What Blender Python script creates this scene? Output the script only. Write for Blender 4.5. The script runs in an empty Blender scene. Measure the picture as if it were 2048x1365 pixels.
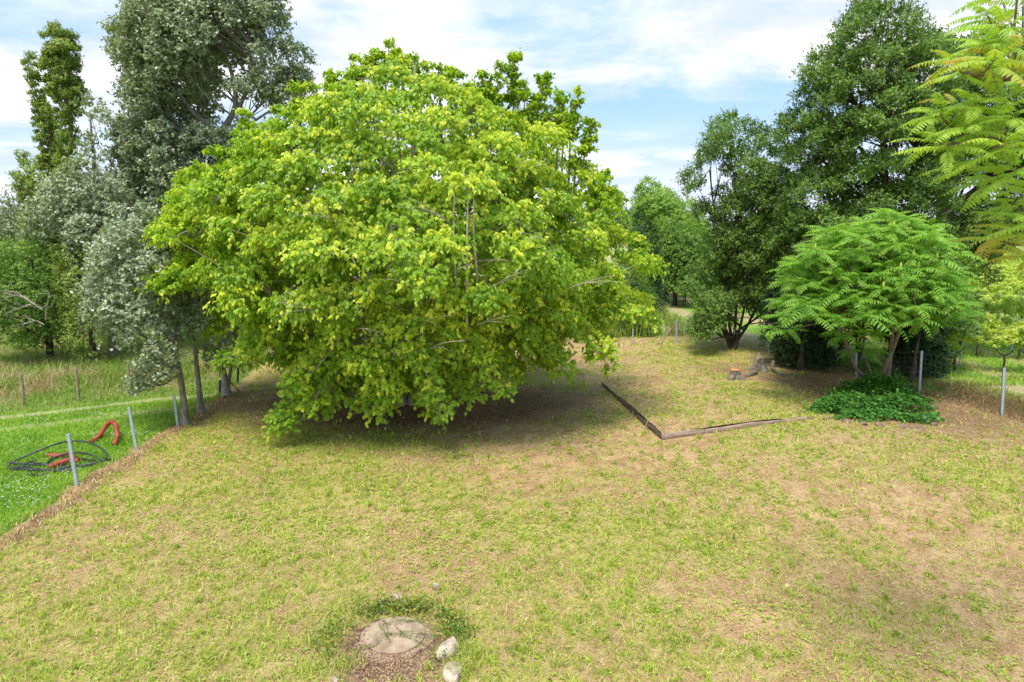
import bpy, math, random
import numpy as np
from mathutils import Vector
rad = math.radians
PI = math.pi
sc = bpy.context.scene

# ------------------------------------------------------------------ camera
FPX, PITCH, H, HORIZ = 1300.0, rad(10.3), 5.0, 446.0
cam_d = bpy.data.cameras.new("camera")
cam_d.lens = FPX / 2048 * 36
cam_d.sensor_width = 36
cam_d.clip_end = 9000
cam_d.clip_start = 0.1
cam = bpy.data.objects.new("camera", cam_d)
sc.collection.objects.link(cam)
cam.location = (0, 0, H)
cam.rotation_euler = (PI / 2 - PITCH, 0, 0)
sc.camera = cam

# ------------------------------------------------------------------ light
SUN_EL, SUN_AZ = rad(70), rad(-158)      # azimuth measured from +Y towards +X
sun_dir = Vector((math.cos(SUN_EL) * math.sin(SUN_AZ), math.cos(SUN_EL) * math.cos(SUN_AZ), math.sin(SUN_EL)))
sd = bpy.data.lights.new("sun", 'SUN')
sd.energy = 2.55
sd.angle = rad(22)
sd.color = (1.0, 0.95, 0.86)
sun = bpy.data.objects.new("sun", sd)
sc.collection.objects.link(sun)
sun.rotation_euler = sun_dir.to_track_quat('Z', 'Y').to_euler()
sc.view_settings.view_transform = 'Standard'
sc.view_settings.look = 'None'
sc.view_settings.exposure = 0.90
sc.view_settings.gamma = 1
sc.view_settings.use_curve_mapping = False
sc.cycles.max_bounces = 7
sc.cycles.diffuse_bounces = 4
sc.cycles.transmission_bounces = 4
sc.cycles.glossy_bounces = 2
sc.cycles.use_denoising = True


class NT:
    """tiny helper for node trees"""
    def __init__(s, tree):
        s.t = tree
        s.n = tree.nodes
        s.n.clear()

    def new(s, kind, **kw):
        nd = s.n.new(kind)
        for k, v in kw.items():
            setattr(nd, k, v)
        return nd

    def put(s, v, sock):
        if isinstance(v, bpy.types.NodeSocket):
            s.t.links.new(v, sock)
        else:
            sock.default_value = v

    def math(s, op, a, b=0.0, c=None, clamp=False):
        nd = s.new('ShaderNodeMath', operation=op, use_clamp=clamp)
        s.put(a, nd.inputs[0]); s.put(b, nd.inputs[1])
        if c is not None:
            s.put(c, nd.inputs[2])
        return nd.outputs[0]

    def mix(s, f, a, b, mode='MIX'):
        nd = s.new('ShaderNodeMix', data_type='RGBA', blend_type=mode)
        s.put(f, nd.inputs[0]); s.put(a, nd.inputs[6]); s.put(b, nd.inputs[7])
        return nd.outputs[2]

    def ramp(s, f, lo, hi):
        nd = s.new('ShaderNodeMapRange', interpolation_type='SMOOTHSTEP')
        s.put(f, nd.inputs[0]); s.put(lo, nd.inputs[1]); s.put(hi, nd.inputs[2])
        return nd.outputs[0]

    def noise(s, vec, scale, detail=4, rough=0.55, dist=0.0, dim='3D'):
        nd = s.new('ShaderNodeTexNoise', noise_dimensions=dim)
        if vec is not None:
            s.put(vec, nd.inputs['Vector'])
        nd.inputs['Scale'].default_value = scale
        nd.inputs['Detail'].default_value = detail
        nd.inputs['Roughness'].default_value = rough
        nd.inputs['Distortion'].default_value = dist
        return nd.outputs[0]


def C(r, g, b):
    return (r, g, b, 1.0)


# ------------------------------------------------------------------ sky
world = bpy.data.worlds.new("World")
sc.world = world
world.use_nodes = True
w = NT(world.node_tree)
SKYS = 0.12
sky = w.new('ShaderNodeTexSky', sky_type='NISHITA', sun_disc=False, sun_elevation=SUN_EL, sun_rotation=SUN_AZ,
            air_density=1.0, dust_density=1.2, ozone_density=1.2)
geo = w.new('ShaderNodeTexCoord')
sep = w.new('ShaderNodeSeparateXYZ')
w.put(geo.outputs['Generated'], sep.inputs[0])
dz = w.math('ADD', w.math('MAXIMUM', sep.outputs[2], 0.0), 0.10)
px_, py_ = w.math('DIVIDE', sep.outputs[0], dz), w.math('DIVIDE', sep.outputs[1], dz)
comb = w.new('ShaderNodeCombineXYZ')
w.put(px_, comb.inputs[0]); w.put(py_, comb.inputs[1]); comb.inputs[2].default_value = 3.7
cv = comb.outputs[0]
n1 = w.noise(cv, 0.42, 9, 0.60, 0.35)
# thin streaks lying along the horizon
comb2 = w.new('ShaderNodeCombineXYZ')
w.put(w.math('MULTIPLY', px_, 0.25), comb2.inputs[0]); w.put(py_, comb2.inputs[1]); comb2.inputs[2].default_value = 9.1
n2 = w.noise(comb2.outputs[0], 0.55, 7, 0.6, 0.2)
nb = w.noise(cv, 1.5, 8, 0.62, 0.3)
# thicker veil to the left of the view, clearer patch to the right
side = w.ramp(sep.outputs[0], -0.45, 0.45)
cov = w.math('ADD', w.math('MULTIPLY', n1, 0.62), w.math('MULTIPLY', n2, 0.22))
cov = w.math('ADD', cov, w.math('MULTIPLY', nb, 0.16))
cov = w.math('SUBTRACT', cov, w.math('MULTIPLY', side, 0.06))
cmask = w.ramp(cov, 0.40, 0.56)
low = w.ramp(sep.outputs[2], 0.20, 0.0)
cmask = w.math('MAXIMUM', cmask, w.math('MULTIPLY', low, 0.75))
blue = w.mix(1.0, w.mix(0.5, sky.outputs[0], C(3.2, 5.0, 7.4)), C(1.0, 1.0, 1.0), 'MULTIPLY')
blue = w.mix(0.80, sky.outputs[0], C(2.0, 3.4, 5.5))
shade = w.ramp(nb, 0.35, 0.62)
cl = w.mix(shade, C(4.3, 4.4, 5.1), C(5.7, 5.6, 5.8))
col = w.mix(cmask, blue, cl)
bg = w.new('ShaderNodeBackground')
w.put(col, bg.inputs[0]); bg.inputs[1].default_value = SKYS
out = w.new('ShaderNodeOutputWorld')
w.t.links.new(bg.outputs[0], out.inputs[0])

# ------------------------------------------------------------------ numpy helpers
rng = np.random.default_rng(7)


def _hash(ix, iy, seed):
    h = (ix.astype(np.int64) * 374761393 + iy.astype(np.int64) * 668265263 + seed * 1442695041) & 0x7fffffff
    h = ((h ^ (h >> 13)) * 1274126177) & 0x7fffffff
    return ((h ^ (h >> 16)) & 0xffff) / 65535.0


def vnoise(x, y, seed=0):
    x = np.asarray(x, float); y = np.asarray(y, float)
    ix, iy = np.floor(x), np.floor(y)
    fx, fy = x - ix, y - iy
    fx, fy = fx * fx * (3 - 2 * fx), fy * fy * (3 - 2 * fy)
    a, b = _hash(ix, iy, seed), _hash(ix + 1, iy, seed)
    c, d = _hash(ix, iy + 1, seed), _hash(ix + 1, iy + 1, seed)
    return (a * (1 - fx) + b * fx) * (1 - fy) + (c * (1 - fx) + d * fx) * fy


def fbm(x, y, s=1.0, o=4, seed=0):
    v, a, t = 0, 1, 0
    for i in range(o):
        v = v + a * vnoise(np.asarray(x) * s + 17.3 * i, np.asarray(y) * s - 9.1 * i, seed + i)
        t += a; a *= 0.5; s *= 2.03
    return v / t


def sm(x, lo, hi):
    t = np.clip((np.asarray(x, float) - lo) / (hi - lo), 0, 1)
    return t * t * (3 - 2 * t)


def unit(v):
    v = np.asarray(v, float)
    return v / np.maximum(np.linalg.norm(v, axis=-1, keepdims=True), 1e-9)


CP, SP = math.cos(PITCH), math.sin(PITCH)


def ray(px, py):
    u, v = (px - 1024) / FPX, (682.5 - py) / FPX
    return np.array([u, CP + v * SP, -SP + v * CP])


def P(px, py, D):
    """the point at distance y = D that is seen at that place of the photograph"""
    r = ray(px, py)
    return np.array([0, 0, H]) + r * (D / r[1])


def G0(px, py):
    r = ray(px, py)
    return np.array([0, 0, H]) + r * (-H / r[2])


# bed corners, fence line
BC, BA, BB = G0(1326, 879), G0(1203, 770), G0(1612, 838)
F7, F6 = G0(2006, 834), G0(1842, 786)
fdir = unit((F7 - F6)[:2]); fnor = np.array([-fdir[1], fdir[0]])
if fnor[0] < 0:
    fnor = -fnor


def seg_d(x, y, pts):
    d = np.full(np.shape(x), 1e9)
    for a, b in zip(pts[:-1], pts[1:]):
        ab = np.array(b[:2]) - np.array(a[:2])
        t = np.clip(((x - a[0]) * ab[0] + (y - a[1]) * ab[1]) / (ab @ ab), 0, 1)
        d = np.minimum(d, np.hypot(x - a[0] - t * ab[0], y - a[1] - t * ab[1]))
    return d


LEFT_EDGE = [G0(-900, 1500), G0(-150, 1180), G0(0, 1085), G0(150, 985), G0(274, 905), G0(358, 856), G0(452, 800), G0(520, 740), G0(600, 690)]
TRACK = [G0(-500, 900), G0(-150, 846), G0(0, 830), G0(160, 812), G0(300, 795), G0(440, 784), G0(540, 775), G0(640, 764), G0(760, 745), G0(900, 715)]


def edge_side(x, y):
    """positive on the garden side of the left boundary"""
    ex = np.interp(y, [p[1] for p in LEFT_EDGE], [p[0] for p in LEFT_EDGE])
    return x - ex + 0.55 * (fbm(x, y, 1.1, 3, 55) - .5)


def hgt(x, y):
    x = np.asarray(x, float); y = np.asarray(y, float)
    h = 0.05 * (fbm(x, y, 0.35, 3, 5) - 0.5) * sm(y, 4, 9)
    d = (x - F6[0]) * fnor[0] + (y - F6[1]) * fnor[1]
    al = (x - F6[0]) * fdir[0] + (y - F6[1]) * fdir[1]
    h = h + (0.42 * sm(d + 0.25 * (fbm(x, y, 1.1, 3, 8) - .5), 0.55, 1.0) - 0.12 * sm(d, 0.1, 0.5) * sm(-d, -1.1, -.6)) * sm(al, -1.2, 1.5) * sm(-y, -40, -28)
    # the garden plateau drops a little behind the right-hand trees
    h = h + 1.1 * sm(y, 60, 160) + 3.0 * sm(y, 150, 600)
    es = edge_side(x, y)
    h = h - 0.10 * sm(-es, 0.0, 0.8) * sm(-y, -30, -22)
    return h


def G(px, py, it=4):
    r = ray(px, py)
    z = 0.0
    for _ in range(it):
        p = np.array([0, 0, H]) + r * ((z - H) / r[2])
        z = float(hgt(p[0], p[1]))
    return np.array([p[0], p[1], z])


def link_mesh(name, mesh, parent=None, mat=None):
    o = bpy.data.objects.new(name, mesh)
    sc.collection.objects.link(o)
    if mat is not None:
        mesh.materials.append(mat)
    if parent is not None:
        o.parent = parent
    return o


def tag(o, label=None, cat=None, group=None, kind=None):
    for k, v in (("label", label), ("category", cat), ("group", group), ("kind", kind)):
        if v:
            o[k] = v
    return o


def empty(name, loc, label, cat, group=None, rz=0.0):
    o = bpy.data.objects.new(name, None)
    o.empty_display_size = 0.2
    o.location = tuple(float(c) for c in loc); o.rotation_euler = (0, 0, rz)
    sc.collection.objects.link(o)
    return tag(o, label, cat, group)


class Geo:
    def __init__(s):
        s.v, s.f, s.k, s.a, s.b, s.n = [], [], [], [], [], 0

    def add(s, verts, faces, a=0.5, b=0.0):
        """faces: (m, k) array of indices; a, b: per-face values"""
        verts = np.asarray(verts, np.float32).reshape(-1, 3)
        faces = np.asarray(faces, np.int64)
        m, k = faces.shape
        s.v.append(verts); s.f.append((faces + s.n).ravel()); s.k.append(np.full(m, k, np.int32))
        s.a.append(np.broadcast_to(np.asarray(a, np.float32), (m,))); s.b.append(np.broadcast_to(np.asarray(b, np.float32), (m,)))
        s.n += len(verts)

    def tube(s, pts, r, sides=6, cap=True, a=0.5):
        pts = np.asarray(pts, float); n = len(pts)
        r = np.broadcast_to(np.asarray(r, float), (n,))
        t = unit(np.gradient(pts, axis=0))
        ref = np.array([0.0, 0.0, 1.0]) if abs(t[0][2]) < 0.9 else np.array([1.0, 0, 0])
        us = []
        u = unit(np.cross(t[0], ref))
        for i in range(n):
            u = unit(u - t[i] * (u @ t[i])); us.append(u)
        us = np.array(us); vs = np.cross(t, us)
        an = np.arange(sides) * 2 * PI / sides
        ring = pts[:, None] + r[:, None, None] * (np.cos(an)[None, :, None] * us[:, None] + np.sin(an)[None, :, None] * vs[:, None])
        i = np.arange(n - 1)[:, None] * sides; j = np.arange(sides)[None]; j2 = (j + 1) % sides
        f = np.stack([i + j, i + j2, i + sides + j2, i + sides + j], -1).reshape(-1, 4)
        s.add(ring.reshape(-1, 3), f, a)
        if cap:
            for e, q in ((0, pts[0]), (n - 1, pts[-1])):
                v = np.vstack([ring[e], q[None]])
                jj = np.arange(sides)
                s.add(v, np.stack([jj, (jj + 1) % sides, np.full(sides, sides)], -1), a)

    def box(s, c, d, rz=0.0, a=0.5):
        c = np.asarray(c, float); d = np.asarray(d, float) / 2
        v = np.array([[x, y, z] for z in (-1, 1) for x, y in ((-1, -1), (1, -1), (1, 1), (-1, 1))]) * d
        cr, sr = math.cos(rz), math.sin(rz)
        v = np.stack([v[:, 0] * cr - v[:, 1] * sr, v[:, 0] * sr + v[:, 1] * cr, v[:, 2]], -1) + c
        s.add(v, [[0, 3, 2, 1], [4, 5, 6, 7], [0, 1, 5, 4], [1, 2, 6, 5], [2, 3, 7, 6], [3, 0, 4, 7]], a)

    def shift(s, o):
        o = np.asarray(o, np.float32)
        s.v = [x - o for x in s.v]
        return s

    def mesh(s, name, smooth=False):
        me = bpy.data.meshes.new(name)
        v = np.concatenate(s.v); f = np.concatenate(s.f); k = np.concatenate(s.k)
        me.vertices.add(len(v)); me.vertices.foreach_set('co', v.ravel().astype(np.float32))
        me.loops.add(len(f)); me.loops.foreach_set('vertex_index', f.astype(np.int32))
        me.polygons.add(len(k))
        st = np.concatenate([[0], np.cumsum(k)[:-1]]).astype(np.int32)
        me.polygons.foreach_set('loop_start', st)
        if smooth:
            me.polygons.foreach_set('use_smooth', np.ones(len(k), bool))
        for nm, arr in (('va', s.a), ('vb', s.b)):
            at = me.attributes.new(nm, 'FLOAT', 'FACE')
            at.data.foreach_set('value', np.concatenate(arr).astype(np.float32))
        me.update(calc_edges=True)
        return me

    def build(s, name, mat, parent=None, smooth=False):
        o = None
        if parent is not None:
            s.shift(parent.location)
            # undo the parent's turn
            rz = parent.rotation_euler[2]
            if rz:
                c_, s_ = math.cos(-rz), math.sin(-rz)
                s.v = [np.stack([q[:, 0] * c_ - q[:, 1] * s_, q[:, 0] * s_ + q[:, 1] * c_, q[:, 2]], -1) for q in s.v]
        return link_mesh(name, s.mesh(name, smooth), parent, mat)


# leaf outlines: (along, across, lift); two or more faces folded on the midrib
OVATE = (np.array([[0, 0, 0], [.28, .40, .05], [.68, .33, .02], [1, 0, -.10], [.68, -.33, .02], [.28, -.40, .05], [.4, 0, -.05]]),
         np.array([[0, 6, 2, 1], [6, 3, 2, 2], [0, 5, 4, 6], [6, 4, 3, 3]]))
OVATE = (OVATE[0], np.array([[0, 6, 2, 1], [0, 5, 4, 6]]), np.array([[6, 3, 2], [6, 4, 3]]))
KITE = (np.array([[0, 0, 0], [.42, .42, .06], [1, 0, -.05], [.42, -.42, .06]]), None, np.array([[0, 2, 1], [0, 3, 2]]))
LANCE = (np.array([[0, 0, 0], [.30, .5, .03], [1, 0, -.08], [.30, -.5, .03]]), None, np.array([[0, 2, 1], [0, 3, 2]]))
# lobed oak leaf
LOBED = (np.array([[0, 0, 0], [.35, .30, .04], [.5, .14, 0], [.72, .36, .04], [1, 0, -.05], [.72, -.36, .04], [.5, -.14, 0], [.35, -.30, .04]]),
         np.array([[0, 2, 1, 1]]), np.array([[0, 2, 1], [2, 4, 3], [0, 7, 6], [6, 5, 4], [0, 6, 2], [2, 6, 4]]))
LOBED = (LOBED[0], None, LOBED[2])


def add_leaves(g, pos, d, up, L, W, shape, a, b=0.0):
    """pos (N,3) leaf base, d direction, up: rough face direction, L length, W width ratio"""
    N = len(pos)
    if N == 0:
        return
    d = unit(d)
    wd = unit(np.cross(up, d)); nn = np.cross(d, wd)
    T = shape[0]
    L = np.broadcast_to(np.asarray(L, float), (N,)); W = np.broadcast_to(np.asarray(W, float), (N,))
    v = pos[:, None] + L[:, None, None] * (T[None, :, 0, None] * d[:, None] + T[None, :, 1, None] * W[:, None, None] * wd[:, None] + T[None, :, 2, None] * nn[:, None])
    base = g.n
    k = len(T)
    off = (np.arange(N) * k)[:, None, None]
    a = np.broadcast_to(np.asarray(a, float), (N,)); b = np.broadcast_to(np.asarray(b, float), (N,))
    first = True
    for fs in shape[1:]:
        if fs is None:
            continue
        ff = (fs[None] + off).reshape(-1, fs.shape[1])
        rep = fs.shape[0]
        if first:
            g.add(v.reshape(-1, 3), ff, np.repeat(a, rep), np.repeat(b, rep)); first = False
        else:
            m, kk = ff.shape
            g.f.append((ff + base).ravel()); g.k.append(np.full(m, kk, np.int32))
            g.a.append(np.repeat(a, rep).astype(np.float32)); g.b.append(np.repeat(b, rep).astype(np.float32))


def rdir(n):
    return unit(rng.normal(size=(n, 3)))


# ------------------------------------------------------------------ materials
def mat_new(name):
    m = bpy.data.materials.new(name)
    m.use_nodes = True
    t = NT(m.node_tree)
    o = t.new('ShaderNodeOutputMaterial')
    return m, t, o


def attr(t, name):
    nd = t.new('ShaderNodeAttribute', attribute_name=name)
    return nd.outputs['Fac']


def leaf_mat(name, dark, light, young, trans=0.35, rough=0.5, tint=1.25, spec=0.35):
    """colour runs dark -> light by each leaf's own value, towards 'young' for new leaves"""
    m, t, o = mat_new(name)
    col = t.mix(attr(t, 'va'), C(*dark), C(*light))
    col = t.mix(attr(t, 'vb'), col, C(*young))
    bs = t.new('ShaderNodeBsdfPrincipled')
    t.put(col, bs.inputs['Base Color']); bs.inputs['Roughness'].default_value = rough
    bs.inputs['Specular IOR Level'].default_value = spec
    tr = t.new('ShaderNodeBsdfTranslucent')
    t.put(t.mix(1.0, col, C(tint, tint * 1.05, 0.55), 'MULTIPLY'), tr.inputs[0])
    mx = t.new('ShaderNodeMixShader'); mx.inputs[0].default_value = trans
    t.t.links.new(bs.outputs[0], mx.inputs[1]); t.t.links.new(tr.outputs[0], mx.inputs[2])
    t.t.links.new(mx.outputs[0], o.inputs[0])
    return m


def solid_mat(name, c1, c2, scale=20, rough=0.8, metal=0.0, bump=0.0, stretch=(1, 1, 1), detail=5, spec=0.3):
    m, t, o = mat_new(name)
    tc = t.new('ShaderNodeTexCoord')
    mp = t.new('ShaderNodeMapping'); mp.inputs['Scale'].default_value = stretch
    t.put(tc.outputs['Object'], mp.inputs[0])
    nz = t.noise(mp.outputs[0], scale, detail, 0.65)
    f = t.ramp(nz, 0.35, 0.68)
    bs = t.new('ShaderNodeBsdfPrincipled')
    t.put(t.mix(f, C(*c1), C(*c2)), bs.inputs['Base Color'])
    bs.inputs['Roughness'].default_value = rough
    bs.inputs['Metallic'].default_value = metal
    bs.inputs['Specular IOR Level'].default_value = spec
    if bump:
        b = t.new('ShaderNodeBump'); b.inputs['Strength'].default_value = bump; b.inputs['Distance'].default_value = 0.02
        t.put(nz, b.inputs['Height']); t.t.links.new(b.outputs[0], bs.inputs['Normal'])
    t.t.links.new(bs.outputs[0], o.inputs[0])
    return m


M = {}
M['lime'] = leaf_mat("lime_leaf", (0.155, 0.310, 0.016), (0.440, 0.600, 0.045), (0.68, 0.73, 0.070), 0.42, 0.42)
M['sumac'] = leaf_mat("sumac_leaf", (0.130, 0.310, 0.030), (0.290, 0.520, 0.062), (0.54, 0.64, 0.09), 0.42, 0.42)
M['sumac_near'] = leaf_mat("near_sumac_leaf", (0.24, 0.44, 0.050), (0.46, 0.62, 0.085), (0.72, 0.36, 0.11), 0.42, 0.42)
M['oak'] = leaf_mat("oak_leaf", (0.085, 0.158, 0.028), (0.200, 0.335, 0.055), (0.32, 0.46, 0.08), 0.28, 0.40)
M['silver'] = leaf_mat("white_poplar_leaf", (0.200, 0.245, 0.115), (0.370, 0.430, 0.235), (0.78, 0.80, 0.70), 0.20, 0.45)
M['poplar'] = leaf_mat("poplar_leaf", (0.185, 0.265, 0.045), (0.350, 0.440, 0.090), (0.42, 0.48, 0.12), 0.30, 0.45)
M['bush'] = leaf_mat("bush_leaf", (0.100, 0.200, 0.028), (0.220, 0.370, 0.055), (0.36, 0.50, 0.08), 0.32, 0.5)
M['locust'] = leaf_mat("locust_leaf", (0.20, 0.36, 0.045), (0.36, 0.53, 0.085), (0.52, 0.62, 0.15), 0.35, 0.5)
M['dark'] = leaf_mat("dark_evergreen_leaf", (0.018, 0.050, 0.014), (0.045, 0.100, 0.024), (0.09, 0.17, 0.04), 0.18, 0.4)
M['bluegreen'] = leaf_mat("blue_green_leaf", (0.10, 0.17, 0.10), (0.17, 0.26, 0.16), (0.24, 0.33, 0.2), 0.25, 0.6)
M['ivy'] = leaf_mat("ivy_leaf", (0.040, 0.140, 0.018), (0.095, 0.270, 0.032), (0.16, 0.36, 0.05), 0.25, 0.5, spec=0.25)
M['vine'] = leaf_mat("vine_leaf", (0.36, 0.50, 0.06), (0.56, 0.66, 0.12), (0.72, 0.74, 0.22), 0.42, 0.5)
M['wood_tree'] = leaf_mat("far_wood_leaf", (0.035, 0.075, 0.03), (0.07, 0.12, 0.045), (0.12, 0.18, 0.06), 0.2, 0.6)
M['grass'] = leaf_mat("grass_blade", (0.190, 0.300, 0.028), (0.520, 0.610, 0.078), (0.80, 0.66, 0.34), 0.30, 0.55, spec=0.2)
M['lush'] = leaf_mat("lush_grass_blade", (0.160, 0.310, 0.028), (0.360, 0.530, 0.060), (0.52, 0.55, 0.15), 0.32, 0.5, spec=0.2)
M['meadow'] = leaf_mat("meadow_blade", (0.20, 0.32, 0.055), (0.36, 0.46, 0.10), (0.58, 0.42, 0.28), 0.30, 0.6, spec=0.2)
M['straw'] = leaf_mat("straw", (0.46, 0.29, 0.14), (0.82, 0.62, 0.35), (0.22, 0.125, 0.07), 0.15, 0.7, tint=1.0, spec=0.15)
M['creeper'] = leaf_mat("creeper_leaf", (0.07, 0.13, 0.02), (0.20, 0.31, 0.04), (0.52, 0.42, 0.08), 0.25, 0.45)
M['petal'] = leaf_mat("clover_petal", (0.70, 0.70, 0.62), (0.85, 0.85, 0.80), (0.85, 0.8, 0.5), 0.2, 0.6, tint=1.0)
M['bark_grey'] = solid_mat("grey_bark", (0.16, 0.125, 0.10), (0.38, 0.33, 0.28), 14, 0.9, bump=0.6, stretch=(1, 1, 0.35))
M['bark_light'] = solid_mat("pale_bark", (0.30, 0.25, 0.19), (0.52, 0.46, 0.37), 12, 0.85, bump=0.4, stretch=(1, 1, 0.5))
M['bark_dark'] = solid_mat("dark_bark", (0.045, 0.034, 0.026), (0.14, 0.105, 0.08), 14, 0.9, bump=0.7, stretch=(1, 1, 0.35))
M['bark_sumac'] = solid_mat("sumac_bark", (0.17, 0.115, 0.075), (0.33, 0.25, 0.18), 18, 0.8, bump=0.4, stretch=(1, 1, 0.5))
M['zinc'] = solid_mat("galvanised_steel", (0.42, 0.48, 0.52), (0.60, 0.66, 0.70), 25, 0.5, metal=0.25, spec=0.4)
M['darkmetal'] = solid_mat("dark_steel", (0.03, 0.05, 0.045), (0.07, 0.10, 0.09), 25, 0.6, metal=0.3)
M['wire'] = solid_mat("fence_wire", (0.32, 0.36, 0.34), (0.45, 0.5, 0.48), 25, 0.5, metal=0.3)
M['postwood'] = solid_mat("weathered_post_wood", (0.24, 0.16, 0.11), (0.50, 0.38, 0.29), 9, 0.9, bump=0.5, stretch=(4, 4, .5))
M['plank'] = solid_mat("weathered_plank", (0.22, 0.145, 0.10), (0.43, 0.31, 0.23), 5, 0.85, bump=0.3, stretch=(.6, .6, 7))
M['plankshade'] = solid_mat("plank_painted_shade", (0.045, 0.032, 0.024), (0.16, 0.115, 0.08), 5, 0.85, bump=0.3, stretch=(.6, .6, 7))  # plank colour darkened: shade on the left run's faces is painted in
M['redpipe'] = solid_mat("faded_red_plastic", (0.22, 0.03, 0.016), (0.42, 0.085, 0.04), 6, 0.5, spec=0.4)
M['blackpipe'] = solid_mat("black_plastic", (0.012, 0.014, 0.017), (0.04, 0.045, 0.055), 9, 0.4, spec=0.5)
M['concrete'] = solid_mat("old_concrete", (0.27, 0.185, 0.115), (0.46, 0.35, 0.235), 7, 0.9, bump=0.25, detail=10)
M['oldslab'] = solid_mat("soil_stained_concrete", (0.24, 0.15, 0.10), (0.44, 0.33, 0.23), 9, 0.95, bump=0.5, detail=12)
M['stone'] = solid_mat("pale_limestone", (0.30, 0.22, 0.15), (0.66, 0.56, 0.42), 6, 0.9, bump=0.6, detail=9)
M['redstone'] = solid_mat("red_brown_stone", (0.15, 0.09, 0.065), (0.33, 0.22, 0.16), 7, 0.9, bump=0.6, detail=9)
M['mossbark'] = solid_mat("mossy_old_wood", (0.10, 0.075, 0.06), (0.30, 0.27, 0.19), 9, 0.95, bump=0.9, detail=9)
M['freshcut'] = solid_mat("orange_cut_wood", (0.55, 0.18, 0.06), (0.78, 0.36, 0.16), 12, 0.75, detail=6)
M['flower'] = solid_mat("sumac_flower", (0.30, 0.42, 0.05), (0.48, 0.50, 0.08), 30, 0.8)

# ------------------------------------------------------------------ ground colour fields
TREE_C = G0(800, 806)          # foot of the big lime-green tree
SUM_C = G0(1750, 776)
MAN0 = G0(790, 1275)


def px_blob(x, y, px, py, rx, ry):
    c = G0(px, py)
    return np.exp(-(((x - c[0]) / rx) ** 2 + ((y - c[1]) / ry) ** 2))


def fields(x, y):
    """green 0..1, bare brown earth 0..1, lush left lawn 0..1, track 0..1, meadow 0..1, vineyard 0..1"""
    n = fbm(x, y, 0.28, 4, 11); n2 = fbm(x, y, 1.3, 4, 21); n3 = fbm(x, y, 5.0, 3, 31)
    g = 0.34 + 1.7 * (n - 0.5) + 1.15 * (n2 - 0.5) + 0.6 * (n3 - 0.5)
    g += 0.40 * px_blob(x, y, 740, 965, 2.2, .8) + 0.35 * px_blob(x, y, 330, 1000, 2.0, 1.2) + .30 * px_blob(x, y, 500, 890, 2.5, .8)
    g += 0.25 * px_blob(x, y, 60, 1280, 1.6, 1.2) + 0.25 * px_blob(x, y, 600, 1230, 1.2, 1.2) + .2 * px_blob(x, y, 1230, 1120, 1.6, .9)
    g += 0.30 * px_blob(x, y, 1330, 715, 2.6, 2.2) + .3 * px_blob(x, y, 1250, 1050, 1.8, .8) + .25 * px_blob(x, y, 1000, 870, 2., .6)
    g -= 0.45 * px_blob(x, y, 1130, 872, 2.6, .7) + 0.30 * px_blob(x, y, 385, 925, 1.4, .5) + 0.30 * px_blob(x, y, 1900, 1180, 2.0, .9)
    g -= 0.30 * px_blob(x, y, 1700, 1000, 2.5, .7) + 0.25 * px_blob(x, y, 100, 1150, 1.8, .5) + .3 * px_blob(x, y, 1400, 920, 2.4, .5) + .25 * px_blob(x, y, 950, 1110, 1., .5)
    br = 0.0 * x
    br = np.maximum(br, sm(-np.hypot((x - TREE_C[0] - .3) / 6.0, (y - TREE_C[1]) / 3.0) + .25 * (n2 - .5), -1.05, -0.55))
    br = np.maximum(br, .85 * px_blob(x, y, 540, 800, 2.6, 1.6))
    br = np.maximum(br, .75 * px_blob(x, y, 1060, 800, 2.6, 1.2))
    br = np.maximum(br, .85 * px_blob(x, y, 1900, 830, 2.6, 2.2))
    br = np.maximum(br, .75 * px_blob(x, y, 1640, 770, 1.4, 2.4))
    br = np.maximum(br, .7 * px_blob(x, y, 1470, 742, 1.3, 1.2))
    es = edge_side(x, y)
    strip = sm(-np.abs(es - 0.10 + .8 * (n2 - .5)), -0.24, -0.02)
    br = np.maximum(br, .9 * strip * sm(-y, -21, -19))
    br = np.clip(br * (0.55 + 0.9 * n3) , 0, 1)
    lush = sm(-es + .3 * (n2 - .5), 0.15, 0.40)
    track_d = seg_d(x, y, [p[:2] for p in TRACK])
    ruts = np.maximum(np.exp(-((track_d - .0) / .22) ** 2), .6 * np.exp(-((seg_d(x, y, [p[:2] + np.array([.2, -1.35]) for p in TRACK[:]])) / .28) ** 2))
    ty = np.interp(x, [p[0] for p in TRACK], [p[1] for p in TRACK])
    meadow = lush * sm(y - ty, 0.2, 0.8)
    # the corner beyond the big tree on the left is meadow all the way
    meadow = np.maximum(meadow, sm(y, 27.5, 29) * sm(-x, -7, -6))
    d = (x - F6[0]) * fnor[0] + (y - F6[1]) * fnor[1]
    vin = np.maximum(sm(d, 0.35, 0.8), sm(y, 28.3, 29.5) * sm(x, 4.5, 6.5)) * sm(x, 4, 6)
    track = np.clip(ruts * (0.35 + n3 * 1.0), 0, 1) * sm(-x, 2.0, 4.5)
    return np.clip(g, 0, 1), br, lush, track, meadow, vin, n2, n3


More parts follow.
